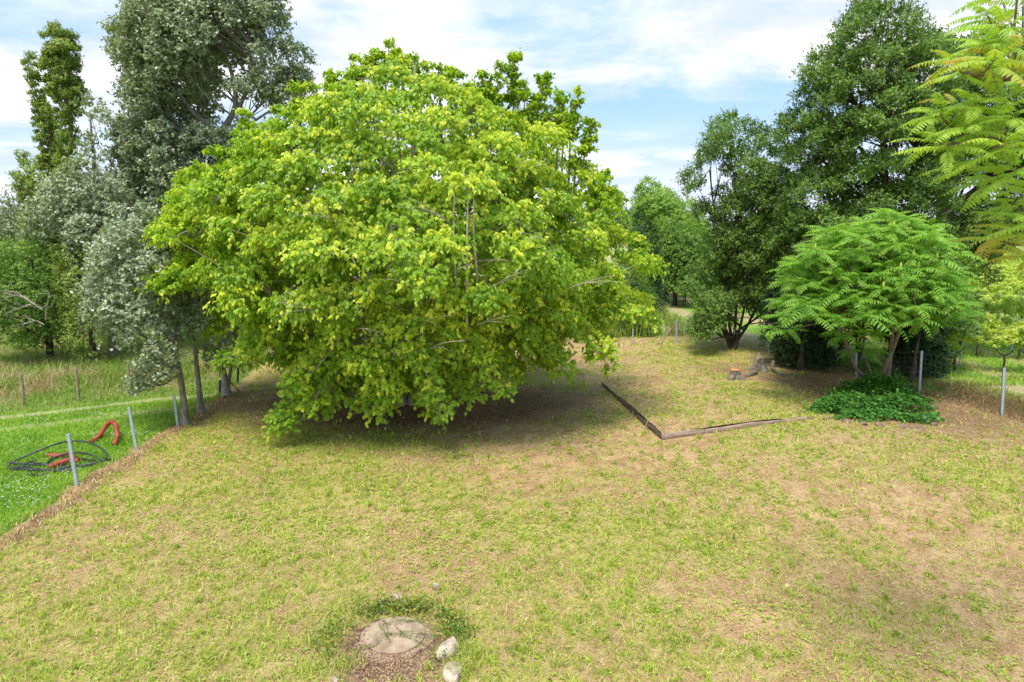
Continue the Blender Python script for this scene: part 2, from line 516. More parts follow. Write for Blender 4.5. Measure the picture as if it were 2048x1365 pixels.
def ground_colour(x, y):
    g, br, lush, track, meadow, vin, n2, n3 = fields(x, y)
    def L(a, b, t):
        return a + (b - a) * t[..., None]
    tan_ = L(np.array([.42, .25, .12]), np.array([.64, .44, .23]), sm(n3, .3, .7))
    grn = L(np.array([.27, .28, .05]), np.array([.42, .40, .09]), sm(n2, .3, .7))
    c = L(tan_, grn, np.clip(g * .75, 0, 1))
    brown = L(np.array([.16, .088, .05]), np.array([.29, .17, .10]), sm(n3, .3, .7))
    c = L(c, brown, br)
    lu = L(np.array([.13, .30, .03]), np.array([.22, .40, .05]), sm(n2, .3, .7))
    c = L(c, lu, lush * (1 - .9 * br))
    me = L(np.array([.22, .30, .07]), np.array([.38, .31, .17]), sm(n2, .35, .65))
    c = L(c, me, meadow)
    c = L(c, np.array([.52, .41, .26]) + 0 * c, track * .8 * (1 - meadow * .3))
    md = np.hypot((x - MAN0[0] - .03) / .62, (y - MAN0[1] + .35) / .95) + .5 * (n3 - .5)
    c = L(c, L(np.array([.24, .14, .095]) + 0 * c, np.array([.42, .29, .20]) + 0 * c, sm(n3, .3, .7)), sm(-md, -1.1, -.85))
    # vineyard: bright grass strips, hay coloured strips
    d = (x - F6[0]) * fnor[0] + (y - F6[1]) * fnor[1]
    hay = sm(np.sin((x * .93 + y * .10) * 2 * PI / 2.4) + 1.3 * (n2 - .5), -.1, .5)
    vg = L(np.array([.24, .38, .06]) + 0 * c, np.array([.50, .38, .22]) + 0 * c, hay * .8)
    c = L(c, vg, vin)
    # raw earth on the face of the little bank
    al = (x - F6[0]) * fdir[0] + (y - F6[1]) * fdir[1]
    face = sm(d, .1, .4) * sm(-d, -1.15, -.85) * sm(al, -1, 1)
    c = L(c, L(np.array([.10, .058, .034]), np.array([.22, .13, .07]), n3) , face * .9)
    c = L(c, np.array([.10, .16, .06]) + 0 * c, sm(y, 90, 200))
    return c


# ------------------------------------------------------------------ ground sheet
def axis(fine0, fine1, step, lo, hi, grow=1.25):
    a = list(np.arange(fine0, fine1 + 1e-6, step))
    s = step
    while a[-1] < hi:
        s *= grow; a.append(a[-1] + s)
    s = step; b = []
    q = a[0]
    while q > lo:
        s *= grow; q -= s; b.append(q)
    return np.array(b[::-1] + a)


gx = axis(-15, 19, 0.12, -3000, 3000)
gy = axis(5, 30, 0.12, -60, 6000)
X, Y = np.meshgrid(gx, gy)
Z = hgt(X, Y) + 0.018 * (fbm(X, Y, 3.5, 3, 77) - .5) * (Y < 60)
Z = Z - 0.03 * (np.hypot(X - G0(790, 1290)[0], Y - G0(790, 1290)[1]) < 0.62)
nx, ny = len(gx), len(gy)
v = np.stack([X, Y, Z], -1).reshape(-1, 3)
ii = (np.arange(ny - 1)[:, None] * nx + np.arange(nx - 1)[None]).ravel()
gg = Geo(); gg.add(v, np.stack([ii, ii + 1, ii + nx + 1, ii + nx], -1))
gm, t, o = mat_new("ground_earth_and_grass")
ca = t.new('ShaderNodeAttribute', attribute_name='gcol')
tc = t.new('ShaderNodeTexCoord')
f1 = t.noise(tc.outputs['Object'], 9, 6, 0.7)
f2 = t.noise(tc.outputs['Object'], 45, 4, 0.7)
f3 = t.noise(tc.outputs['Object'], 22, 5, 0.75)
k1 = t.math('ADD', t.math('ADD', t.math('MULTIPLY', f1, 1.1), t.math('MULTIPLY', f2, 1.3)), t.math('MULTIPLY', f3, 1.2))
k1 = t.math('MAXIMUM', t.math('SUBTRACT', k1, 0.86), 0.22)
gray = t.new('ShaderNodeCombineColor')
for i in range(3):
    t.put(k1, gray.inputs[i])
bs = t.new('ShaderNodeBsdfPrincipled')
t.put(t.mix(1.0, ca.outputs['Color'], gray.outputs[0], 'MULTIPLY'), bs.inputs['Base Color'])
bs.inputs['Roughness'].default_value = 0.95; bs.inputs['Specular IOR Level'].default_value = 0.1
bp = t.new('ShaderNodeBump'); bp.inputs['Strength'].default_value = 0.7; bp.inputs['Distance'].default_value = 0.03
t.put(k1, bp.inputs['Height']); t.t.links.new(bp.outputs[0], bs.inputs['Normal'])
t.t.links.new(bs.outputs[0], o.inputs[0])
M['ground'] = gm


def set_gcol(me, x, y):
    c = ground_colour(x, y)
    c = np.concatenate([c, np.ones(c.shape[:-1] + (1,))], -1).reshape(-1, 4)
    at = me.attributes.new('gcol', 'FLOAT_COLOR', 'POINT')
    at.data.foreach_set('color', np.clip(c, 0, 1).astype(np.float32).ravel())


go = gg.build("ground", gm, smooth=True)
set_gcol(go.data, X.ravel(), Y.ravel())
tag(go, "patchy green and straw coloured garden ground running out to meadow, track and vineyard", None, None, "structure")

# raised bed: a level sheet of turf held by the two rows of planks
bed_top = 0.128
sA, sB = BA, BB
far = BA + (BB - BC) * 1.0
NB = 50
uu, vv_ = np.meshgrid(np.linspace(0.004, 1, NB), np.linspace(0.004, 1, NB))
bx = BC[0] + (BA - BC)[0] * uu + (BB - BC)[0] * vv_
by = BC[1] + (BA - BC)[1] * uu + (BB - BC)[1] * vv_


def bed_h(u, v, x, y):
    edge = bed_top - 0.16 * sm(np.maximum(u - .0, 0), .55, 1.0) - 0.13 * sm(v, .7, 1.0)
    return hgt(x, y) + np.maximum(edge, 0.004) + 0.025 * (fbm(x, y, 2.0, 3, 4) - .5)


bz = bed_h(uu, vv_, bx, by)
bz = np.where((uu > .97) | (vv_ > .97), hgt(bx, by) - 0.02, bz)
ii = (np.arange(NB - 1)[:, None] * NB + np.arange(NB - 1)[None]).ravel()
gb = Geo(); gb.add(np.stack([bx, by, bz], -1).reshape(-1, 3), np.stack([ii, ii + NB, ii + NB + 1, ii + 1], -1))
bo = gb.build("raised_lawn", gm, smooth=True)
set_gcol(bo.data, bx.ravel(), by.ravel())
tag(bo, "slightly raised square of dry lawn held behind the planks", None, None, "structure")


def bed_uv(x, y):
    a = (BA - BC)[:2]; b = (BB - BC)[:2]
    det = a[0] * b[1] - a[1] * b[0]
    dx, dy = x - BC[0], y - BC[1]
    return (dx * b[1] - dy * b[0]) / det, (a[0] * dy - a[1] * dx) / det


def top_z(x, y):
    u, v_ = bed_uv(x, y)
    z = hgt(x, y)
    ins = (u > 0.003) & (v_ > 0.003) & (u < .97) & (v_ < .97)
    return np.where(ins, bed_h(u, v_, x, y), z)


# ------------------------------------------------------------------ grass
MAN = G(790, 1275)


def scatter(y0, y1, dens, xl=-.85, xr=.85):
    """uniform points in the strip of ground the camera can plausibly see"""
    area_n = int(dens * (xr - xl) * (y1 ** 2 - y0 ** 2) / 2)
    y = np.sqrt(rng.uniform(y0 ** 2, y1 ** 2, area_n))
    x = rng.uniform(xl, xr, area_n) * (y * 1.02 + .6)
    return x, y


def blades(g, x, y, z, Lm, Wd, a, b, lean=0.8, flat=0.0, bend=True):
    n = len(x)
    az = rng.uniform(0, 2 * PI, n)
    tilt = np.abs(rng.normal(0, lean, n)).clip(0, 1.35) + flat
    tilt = np.clip(tilt, 0, 1.50)
    d = np.stack([np.cos(az) * np.sin(tilt), np.sin(az) * np.sin(tilt), np.cos(tilt)], -1)
    L = Lm * rng.uniform(.5, 1.4, n)
    az2 = az + rng.uniform(-1.2, 1.2, n)
    s = np.stack([-np.sin(az2), np.cos(az2), np.zeros(n)], -1) * (Wd * rng.uniform(.6, 1.3, n))[:, None] / 2
    p = np.stack([x, y, z], -1)
    if bend:
        mid = p + d * (L * .55)[:, None]
        d2 = unit(d + np.stack([np.cos(az) * .6, np.sin(az) * .6, np.full(n, -.45)], -1))
        tip = mid + d2 * (L * .5)[:, None]
        v = np.stack([p - s * .8, p + s * .8, mid + s, mid - s, tip], 1).reshape(-1, 3)
        o_ = np.arange(n)[:, None] * 5
        g.add(v, o_ + np.array([[0, 1, 2, 3]]), a, b)
        base = g.n - 5 * n
        g.f.append((o_ + np.array([[3, 2, 4]]) + base).ravel()); g.k.append(np.full(n, 3, np.int32))
        g.a.append(np.broadcast_to(np.asarray(a, np.float32), (n,))); g.b.append(np.broadcast_to(np.asarray(b, np.float32), (n,)))
    else:
        v = np.stack([p - s, p + s, p + d * L[:, None]], 1).reshape(-1, 3)
        g.add(v, np.arange(n)[:, None] * 3 + np.array([[0, 1, 2]]), a, b)


def keep_lawn(x, y):
    es = edge_side(x, y)
    d = (x - F6[0]) * fnor[0] + (y - F6[1]) * fnor[1]
    return (es > 0.05) & (d < 0.25) & (np.hypot((x - MAN[0] + .05) / .95, (y - MAN[1] + .25) / .85) > 0.72 + .1 * np.sin(x * 21))


lawn, straw = Geo(), Geo()
for (y0, y1, dg, ds, lw) in ((5.2, 9.5, 1700, 2000, 1.0), (9.5, 14, 850, 1100, 1.35), (14, 20, 450, 750, 1.8), (20, 29, 180, 300, 2.6)):
    # tufts: blades gathered round random crowns
    x, y = scatter(y0, y1, dg / 9)
    n = len(x)
    rep = rng.integers(4, 15, n)
    gsz = np.repeat(rng.uniform(.5, 1.5, n), rep)
    jx = np.repeat(x, rep) + rng.normal(0, .030 * lw, rep.sum()) * gsz
    jy = np.repeat(y, rep) + rng.normal(0, .030 * lw, rep.sum()) * gsz
    tv = np.repeat(rng.uniform(0, 1, n), rep)
    g_, br, lush, tr, me_, vin, n2_, n3_ = fields(jx, jy)
    ok = keep_lawn(jx, jy) & (rng.uniform(0, 1, len(jx)) < (0.12 + 1.15 * g_) * (1 - .80 * br))
    jx, jy, tv, gsz, n2_ = jx[ok], jy[ok], tv[ok], gsz[ok], n2_[ok]
    zz = top_z(jx, jy)
    dryb = (rng.uniform(0, 1, len(jx)) < .22) * rng.uniform(.3, 1, len(jx))
    blades(lawn, jx, jy, zz - .004, .072 * gsz * (1 + .12 * lw), .0100 * lw, np.clip(tv * .7 + rng.uniform(0, .4, len(jx)), 0, 1), dryb, lean=.75)
    x, y = scatter(y0, y1, ds)
    g_, br, lush, tr, me_, vin, n2_, n3_ = fields(x, y)
    ok = keep_lawn(x, y) & (rng.uniform(0, 1, len(x)) < 1.1 - .75 * g_)
    x, y, br = x[ok], y[ok], br[ok]
    blades(straw, x, y, top_z(x, y) + .006, .085 * (1 + .2 * lw), .0058 * lw, rng.uniform(0, 1, len(x)),
           np.clip(br * .75 * rng.uniform(.0, 1.2, len(x)) + (rng.uniform(0, 1, len(x)) < .12) * .7, 0, 1), lean=.15, flat=1.25, bend=False)
tag(lawn.build("lawn_grass", M['grass']), "short patchy green grass blades over the dry garden lawn", "grass", None, "stuff")
tag(straw.build("dry_clippings", M['straw']), "straw coloured dry grass clippings lying over the lawn", "clippings", None, "stuff")

# broad-leaved weed rosettes dotted over the lawn (uncountable ground cover)
wd = Geo()
x, y = scatter(5.2, 20, 8.0)
ok = keep_lawn(x, y) & (fields(x, y)[1] < .4)
x, y = x[ok], y[ok]
rep = rng.integers(8, 22, len(x)); sz = np.repeat(rng.uniform(.5, 1.3, len(x)), rep)
av = np.repeat(rng.uniform(0, 1, len(x)), rep)
jx = np.repeat(x, rep) + rng.normal(0, .03, rep.sum()) * sz; jy = np.repeat(y, rep) + rng.normal(0, .03, rep.sum()) * sz
blades(wd, jx, jy, top_z(jx, jy), .105 * sz, .014, np.clip(av * .6 + .4 * rng.uniform(0, 1, len(jx)), 0, 1), 0.0, lean=.9)
tag(wd.build("crabgrass", M['grass']), "broad bladed crabgrass tufts spread over the lawn", "weeds", None, "stuff")

# low mats of clover and plantain, uncountable
cm = Geo()
x, y = scatter(5.2, 19, 260)
ok = keep_lawn(x, y) & (rng.uniform(0, 1, len(x)) < .75 * sm(fbm(x, y, .9, 4, 140) + .12 * rng.normal(size=len(x)), .42, .85)) & (fields(x, y)[1] < .4)
x, y = x[ok], y[ok]
for k in range(3):
    jx = x + rng.normal(0, .02, len(x)); jy = y + rng.normal(0, .02, len(x))
    add_leaves(cm, np.stack([jx, jy, top_z(jx, jy) + rng.uniform(.01, .04, len(x))], -1), rdir(len(x)) * [1, 1, .3], np.array([0, 0, 1.]) + .4 * rdir(len(x)), .026 + .0015 * y, .95, KITE, rng.uniform(.1, 1, len(x)), rng.uniform(0, .25, len(x)))
tag(cm.build("clover_mats", M['grass']), "low mats of small round clover leaves in the lawn", "clover", None, "stuff")

# dead leaves
dl = Geo()
x, y = scatter(6, 24, 5)
ok = keep_lawn(x, y) & (rng.uniform(0, 1, len(x)) < .15 + fields(x, y)[1])
x, y = x[ok], y[ok]
add_leaves(dl, np.stack([x, y, top_z(x, y) + .015], -1), np.stack([rng.normal(size=len(x)), rng.normal(size=len(x)), .2 * rng.normal(size=len(x))], -1),
           np.array([0, 0, 1.]) + .4 * rdir(len(x)), rng.uniform(.04, .09, len(x)), .8, KITE, rng.uniform(0, 1, len(x)), (rng.uniform(0, 1, len(x)) < .6) * .9)
tag(dl.build("fallen_leaves", M['straw']), "brown fallen leaves strewn on the bare shaded ground", "leaves", None, "stuff")

# left lawn, long meadow grass behind the track, strip of grass beyond the right fence
lg = Geo()
for (y0, y1, dn, lw) in ((7, 13, 1700, 1.2), (13, 19, 900, 1.6), (19, 26, 260, 2.3)):
    x, y = scatter(y0, y1, dn, -.95, -.20)
    g_, br, lush, tr, me_, vin, n2_, n3_ = fields(x, y)
    ok = (lush > .4) & (rng.uniform(0, 1, len(x)) > tr * 1.6) & (me_ < .5)
    x, y, n2_ = x[ok], y[ok], n2_[ok]
    blades(lg, x, y, hgt(x, y) - .005, .10 + .06 * (n2_ - .3), .010 * lw, np.clip(n2_ * .9 + rng.uniform(-.3, .4, len(x)), 0, 1), (rng.uniform(0, 1, len(x)) < .08) * .7, lean=.55)
for (y0, y1, dn, lw) in ((18, 34, 420, 2.2),):
    x, y = scatter(y0, y1, dn, .42, .85)
    d = (x - F6[0]) * fnor[0] + (y - F6[1]) * fnor[1]
    al = (x - F6[0]) * fdir[0] + (y - F6[1]) * fdir[1]
    ok = (d > .35) & (rng.uniform(0, 1, len(x)) < np.where(d < 2.0, 1, .35)) & ~((d > .1) & (d < 1.0) & (al > 0.))
    x, y = x[ok], y[ok]
    blades(lg, x, y, hgt(x, y) - .005, .16, .010 * lw, rng.uniform(.2, 1, len(x)), (rng.uniform(0, 1, len(x)) < .3) * .8, lean=.5)
tag(lg.build("lush_grass", M['lush']), "thick bright green grass outside the garden fence", "grass", None, "stuff")

mg = Geo()
for (y0, y1, dn, lw, xa, xb) in ((17, 24, 420, 2.0, -.95, -.28), (24, 40, 130, 3.2, -.95, -.1), (28, 44, 130, 3.0, -.1, .42)):
    x, y = scatter(y0, y1, dn, xa, xb)
    g_, br, lush, tr, me_, vin, n2_, n3_ = fields(x, y)
    ok = (me_ > .5) | ((y > 28.6) & (x > -8) & (x < 8.5) & (n2_ > .45))
    x, y, n2_, n3_ = x[ok], y[ok], n2_[ok], n3_[ok]
    ty = np.interp(x, [p[0] for p in TRACK], [p[1] for p in TRACK])
    tall = .14 + .34 * sm(y - ty, 1.4, 4.5)
    tall = np.where(x > -8, .75, tall)
    dry = np.clip((n2_ - .42) * 3.2, 0, 1) * np.where(x > -8, .6, 1) * sm(y - ty, .8, 2.6) * .95 * (rng.uniform(0, 1, len(x)) < .75)
    blades(mg, x, y, hgt(x, y) - .005, tall, .011 * lw, rng.uniform(0, 1, len(x)), dry, lean=.28)
tag(mg.build("meadow_grass", M['meadow']), "tall seeding meadow grass, pinkish brown in patches", "meadow grass", None, "stuff")

bk = Geo()
aa = rng.uniform(-1.5, 9, 9000); dd_ = rng.uniform(-.15, 1.15, 9000)
x = F6[0] + fdir[0] * aa + fnor[0] * dd_; y = F6[1] + fdir[1] * aa + fnor[1] * dd_
cl_ = fbm(x, y, 2.2, 3, 91)
ok = rng.uniform(0, 1, len(x)) < .25 + 1.3 * (cl_ - .35)
x, y, dd_ = x[ok], y[ok], dd_[ok]
blades(bk, x, y, hgt(x, y) - .01, .17 + .06 * (dd_ > .8), .014, rng.uniform(0, .6, len(x)), (rng.uniform(0, 1, len(x)) < .8) * rng.uniform(.6, 1, len(x)), lean=.7)
tag(bk.build("bank_grass", M['straw']), "dry brown grass hanging over the raw earth bank by the right fence", "dry grass", None, "stuff")
sg = Geo()
yy_ = rng.uniform(8, 19, 5200)
x = np.interp(yy_, [p_[1] for p_ in LEFT_EDGE], [p_[0] for p_ in LEFT_EDGE]) + rng.normal(.05, .22, 5200)
blades(sg, x, yy_, hgt(x, yy_) - .01, .10, .012, rng.uniform(0, 1, 5200), (rng.uniform(0, 1, 5200) < .35) * rng.uniform(.5, 1, 5200), lean=.9)
tag(sg.build("edge_stubble", M['straw']), "dry stubble along the brown strip at the left boundary", "dry grass", None, "stuff")

cf = Geo()
for (px, py, rx, ry, n) in ((55, 960, 1.0, .4, 60), (205, 826, 2.0, .12, 75), (240, 866, .8, .15, 75), (90, 838, .7, .2, 25), (45, 1000, .7, .25, 50), (20, 890, 1., .5, 30), (150, 930, 2.5, 2.5, 60), (30, 975, .8, .2, 40)):
    c = G0(px, py)
    x = c[0] + rng.normal(0, rx * .6, n); y = c[1] + rng.normal(0, ry * .6, n)
    ok = edge_side(x, y) < -.4
    x, y = x[ok], y[ok]
    p = np.stack([x, y, hgt(x, y) + rng.uniform(.07, .12, len(x))], -1)
    for k in range(3):
        add_leaves(cf, p, rdir(len(x)) * [1, 1, .3], np.array([0, 0, 1.]) + 0 * p, 0.019, 1.3, KITE, rng.uniform(0, 1, len(x)))
tag(cf.build("clover_flowers", M['petal']), "small white clover flowers scattered in the lush grass", "flowers", None, "stuff")

# ------------------------------------------------------------------ trees
def bez(a, b, c, n):
    t = np.linspace(0, 1, n)[:, None]
    return (1 - t) ** 2 * np.asarray(a) + 2 * t * (1 - t) * np.asarray(b) + t * t * np.asarray(c)


def poly(pts, n, wob=0.0):
    """smooth line through the given points"""
    pts = np.asarray(pts, float)
    d = np.concatenate([[0], np.cumsum(np.linalg.norm(np.diff(pts, axis=0), axis=1))])
    t = np.linspace(0, d[-1], n)
    q = np.stack([np.interp(t, d, pts[:, i]) for i in range(3)], -1)
    for _ in range(2):
        q[1:-1] = .25 * q[:-2] + .5 * q[1:-1] + .25 * q[2:]
    if wob:
        q[1:-1] += rng.normal(0, wob, (n - 2, 3))
        q[1:-1] = .25 * q[:-2] + .5 * q[1:-1] + .25 * q[2:]
    return q


def rows_to_world(rows, D, shrink, depth=.85):
    """silhouette rows (py, left px, right px) of a crown standing at distance D -> (z, x centre, half width)"""
    r_ = []
    for py, a, b in rows:
        pa, pb = P(a, py, D), P(b, py, D)
        # the near side of the crown hangs lower in the view than its middle
        zc = P(a, py, D - .7 * depth * (pb[0] - pa[0]) / 2)[2] if py > HORIZ else pa[2]
        r_.append((zc, (pa[0] + pb[0]) / 2, (pb[0] - pa[0]) / 2 * shrink))
    r_.sort()
    return np.array(r_)


def clump_sites(rows, D, shrink, depth, spacing, n_try, inner=0.45, cr=0.8, bias=0.6):
    """centres of leaf clumps spread through a crown, denser towards its outside"""
    R = rows_to_world(rows, D, shrink, depth)
    z0, z1 = R[0, 0], R[-1, 0]
    out_ = []
    z = rng.uniform(z0, z1, n_try)
    hw = np.interp(z, R[:, 0], R[:, 2])
    keep = rng.uniform(0, hw.max(), n_try) < hw + .15 * hw.max()
    z, hw = z[keep], hw[keep]
    cx = np.interp(z, R[:, 0], R[:, 1])
    f = rng.uniform(0, 1, len(z)) ** (bias) * (1 - inner) + inner
    ph = rng.uniform(0, 2 * PI, len(z))
    hwe = np.maximum(hw - cr * .75, hw * .35)
    p = np.stack([cx + hwe * f * np.cos(ph), D + hwe * depth * f * np.sin(ph), z], -1)
    acc = np.zeros((0, 3)); sel = []
    for i in range(len(p)):
        if len(acc) and np.min(np.sum((acc - p[i]) ** 2, 1)) < spacing ** 2:
            continue
        acc = np.vstack([acc, p[i]]); sel.append(i)
    cen = np.stack([cx[sel], np.full(len(sel), D), z[sel]], -1)
    return p[sel], cen


def foliage(g, cl, cen, cr, shoots, nl, L, W, shape, droop=.5, up=.35, out_w=.8, flat=1.0, young=0.5, young_p=.35, white=0.0, tw=None, jit=.5, twig_r=.006, yb=0.0, tone=.25, sl=(.35, .75)):
    """leafy shoots round every clump centre. cl (N,3), cen (N,3) crown axis, cr clump radius"""
    n = len(cl)
    cr = np.broadcast_to(np.asarray(cr, float), (n,)) * rng.uniform(.75, 1.25, n)
    k = np.maximum((shoots * (cr / cr.mean()) ** 2).astype(int), 3)
    idx = np.repeat(np.arange(n), k)
    m = len(idx)
    outv = cl - cen; outv[:, 2] += .3 * np.linalg.norm(outv[:, :2], axis=1); outv = unit(outv + 1e-6)
    ctone = rng.normal(0, tone, n)
    d0 = unit(rdir(m) + outv[idx] * out_w + np.array([0, 0, up]))
    d0[:, 2] *= flat
    rr = rng.uniform(.25, 1, m) ** .5
    s = cl[idx] + d0 * (cr[idx] * rr * (1 - .3))[:, None]
    sd_ = unit(d0 + .5 * rdir(m) + np.array([0, 0, up]))
    SL = cr[idx] * rng.uniform(sl[0], sl[1], m)
    j = rng.uniform(0, 1, (m, nl)) * .9 + .1
    j.sort(axis=1)
    pos = s[:, None] + sd_[:, None] * (SL[:, None] * j)[..., None] - np.array([0, 0, 1.]) * (SL[:, None] * j * j * droop * .5)[..., None]
    pos = pos.reshape(-1, 3) + rng.normal(0, .03, (m * nl, 3)) * jit * L * 10
    sdr = np.repeat(sd_, nl, 0)
    dirs = unit(rdir(m * nl) * .9 + sdr * .45 + np.array([0, 0, -1.]) * droop * 1.3)
    upv = unit(np.repeat(outv[idx], nl, 0) * .8 + np.array([0, 0, .8]) + rdir(m * nl) * .55)
    jj = j.ravel()
    sh = np.repeat(rr, nl)
    a = np.clip(.5 + np.repeat(ctone[idx], nl) + rng.normal(0, .22, m * nl), 0, 1)
    if white > 0:
        b = (rng.uniform(0, 1, m * nl) < white) * rng.uniform(.15, .8, m * nl)
    else:
        cy = np.clip(rng.normal(1, .55, n), 0, 2.2)[idx]
        ysh = np.repeat(rng.uniform(0, 1, m) < young_p * cy * (.45 + 1.5 * np.maximum(d0[:, 2], 0)), nl)
        b = np.clip(.25 + jj * .8, 0, 1) * ysh * young * (sh > .55) + yb * rng.uniform(0, 1, m * nl)
    Ls = L * rng.uniform(.65, 1.25, m * nl) * (1 - .3 * jj * (white == 0))
    add_leaves(g, pos, dirs, upv, Ls, W, shape, a, b)
    if tw is not None:
        pick = rng.uniform(0, 1, m) < tw[1]
        for q in np.nonzero(pick)[0]:
            e = s[q] + sd_[q] * SL[q] * .9 - np.array([0, 0, SL[q] * droop * .35])
            tw[0].tube(bez(cl[idx[q]], s[q], e, 4), [twig_r * 1.6, twig_r * 1.2, twig_r, twig_r * .6], 3, False)


def limbs(g, cl, trunk_pts, trunk_r, k=8, r0=.09, r1=.018, lift=.25, sides=6, frac=1.0, low=0.15, hi=0.9):
    """main limbs from the trunk to groups of clumps, then a branch to each clump"""
    n = len(cl)
    k = min(k, n)
    c = cl[rng.choice(n, k, replace=False)].copy()
    for _ in range(6):
        lab = np.argmin(((cl[:, None] - c[None]) ** 2).sum(-1), 1)
        for i in range(k):
            if (lab == i).any():
                c[i] = cl[lab == i].mean(0)
    tp = np.asarray(trunk_pts)
    for i in range(k):
        mem = np.nonzero(lab == i)[0]
        if not len(mem):
            continue
        tgt = c[i]
        ds = np.hypot(*(tp[:, :2] - tgt[:2]).T)
        want = tgt[2] - ds * .9
        j = int(np.argmin(np.abs(tp[:, 2] - np.clip(want, tp[0, 2] + (tp[-1, 2] - tp[0, 2]) * low, tp[0, 2] + (tp[-1, 2] - tp[0, 2]) * hi))))
        a = tp[j]
        mid = a * .45 + tgt * .55 + np.array([0, 0, -.12 * np.linalg.norm(tgt - a)]) * lift * 4 * .5 + rng.normal(0, .12, 3)
        pts = poly([a, a * .7 + mid * .3, mid, tgt], 9, .03)
        rr = np.linspace(min(r0, trunk_r[j] * .8), r1 * 1.6, 9)
        g.tube(pts, rr, sides)
        for q in mem:
            if rng.uniform() > frac:
                continue
            s = int(rng.integers(3, 9)); b0 = pts[s]
            m2 = (b0 + cl[q]) / 2 + np.array([0, 0, .10 * np.linalg.norm(cl[q] - b0)]) + rng.normal(0, .08, 3)
            g.tube(bez(b0, m2, cl[q], 6), np.linspace(min(rr[s] * .8, r1 * 1.5), r1 * .35, 6), 4, False)


def stem(g, pts, r0, r1, n=14, sides=9, wob=.02, flare=1.35):
    q = poly(pts, n, wob)
    r = np.linspace(r0, r1, n)
    r[0] *= flare; r[1] *= (1 + flare) / 2
    g.tube(q, r, sides)
    return q, r


def tree(name, label, cat, base, group, bark, leafm, clumps, fol, stems, lim, extra=None):
    """stems: list of (points, r0, r1); clumps: (sites, centres)"""
    root = empty(name, base, label, cat, group)
    tg, cg = Geo(), Geo()
    sites, cen = clumps
    Q, Rr = [], []
    for s in stems:
        q, r = stem(tg, *s)
        Q.append(q); Rr.append(r)
    if lim is not None:
        limbs(tg, sites, np.concatenate(Q), np.concatenate(Rr), **lim)
    foliage(cg, sites, cen, **fol)
    if extra:
        extra(tg, cg)
    tg.build("trunk", bark, root, smooth=True)
    cg.build("crown", leafm, root)
    return root


# --- the big lime-green tree in the middle
D = 18.0
rows = [(128, 745, 800), (150, 715, 850), (175, 668, 905), (215, 600, 1000), (260, 540, 1090), (310, 470, 1165), (360, 385, 1190), (400, 345, 1225), (440, 320, 1265), (480, 312, 1295),
        (530, 322, 1300), (580, 355, 1295), (620, 385, 1305), (660, 425, 1290), (700, 465, 1255), (735, 510, 1170), (765, 560, 1050), (795, 620, 990)]
cl, cen = clump_sites(rows, D, .92, .88, .70, 12000, .45, .6, .40)
cl = cl + (cl - cen) * rng.normal(0, .07, (len(cl), 1))
# thin out the far half a little, keep the whole near half
cl_ok = (cl[:, 1] < D + 1.0) | (rng.uniform(0, 1, len(cl)) < .65)
cl, cen = cl[cl_ok], cen[cl_ok]


def spray(pp, D_, n, r, tgt):
    """clumps along a hanging spray or an upright leader, given as a line"""
    q = np.array([P(a, b, D_) for a, b in pp])
    q = poly(q, n)
    return q


lead_px = [([(770, 160), (778, 100)], 18.2), ([(712, 160), (710, 128)], 18.2), ([(748, 150), (750, 112)], 18.), ([(858, 175), (852, 142)], 18), ([(910, 200), (912, 155)], 17.6), ([(962, 230), (966, 160)], 17.5),
           ([(994, 235), (996, 152)], 17.6), ([(1025, 260), (1030, 118)], 17.8), ([(1045, 250), (1052, 178)], 17.6), ([(1088, 260), (1090, 162)], 17.8), ([(1115, 280), (1118, 195)], 17.7), ([(1140, 290), (1150, 200)], 17.6),
           ([(1165, 330), (1185, 250)], 17.5), ([(1180, 400), (1208, 355)], 17.4), ([(665, 215), (662, 152)], 18), ([(488, 330), (487, 245)], 17.5), ([(432, 350), (428, 322)], 17.0), ([(392, 375), (386, 352)], 17.0),
           ([(880, 190), (885, 150)], 18), ([(1010, 230), (1035, 172)], 17.8), ([(600, 250), (590, 190)], 17.5), ([(830, 150), (822, 118)], 18),
           ([(690, 190), (686, 158)], 17.8), ([(725, 160), (735, 120)], 18), ([(790, 150), (800, 108)], 18), ([(880, 190), (898, 160)], 18), ([(940, 220), (938, 178)], 17.6), ([(975, 240), (982, 190)], 17.6),
           ([(1065, 260), (1072, 205)], 17.6), ([(1125, 300), (1140, 245)], 17.5), ([(1150, 340), (1170, 300)], 17.4), ([(1190, 420), (1222, 400)], 17.2), ([(560, 270), (552, 225)], 17.6), ([(450, 345), (440, 300)], 17.6), ([(520, 300), (512, 262)], 17.6), ([(630, 230), (628, 185)], 17.8)]
hang_px = [([(620, 740), (600, 800), (570, 835)], 14.6), ([(640, 780), (600, 850), (555, 868)], 14.2), ([(760, 760), (740, 815), (705, 828)], 14.4), ([(830, 740), (850, 800), (870, 838)], 14.2), ([(900, 740), (930, 790), (945, 800)], 14.6),
           ([(780, 750), (790, 810), (760, 835)], 14.2), ([(980, 700), (1010, 750), (1015, 770)], 15), ([(1060, 660), (1100, 710), (1130, 745)], 15), ([(1150, 660), (1190, 700), (1220, 735)], 15.2), ([(1200, 620), (1270, 650), (1300, 650)], 15.6),
           ([(680, 740), (660, 800), (640, 825)], 14.6), ([(700, 650), (640, 730), (590, 780)], 14.0), ([(800, 690), (860, 750), (880, 825)], 13.6), ([(900, 690), (960, 730), (1000, 790)], 14.), ([(560, 700), (500, 730), (450, 735)], 15.),
           ([(440, 570), (380, 570), (355, 578)], 15.4), ([(360, 500), (310, 520), (300, 560)], 17)]
rngk = []
lead = np.concatenate([poly([P(a, b, d_) for a, b in pp], max(3, int(abs(pp[0][1] - pp[-1][1]) / 9))) for pp, d_ in lead_px])
lead = lead + rng.normal(0, .06, lead.shape)
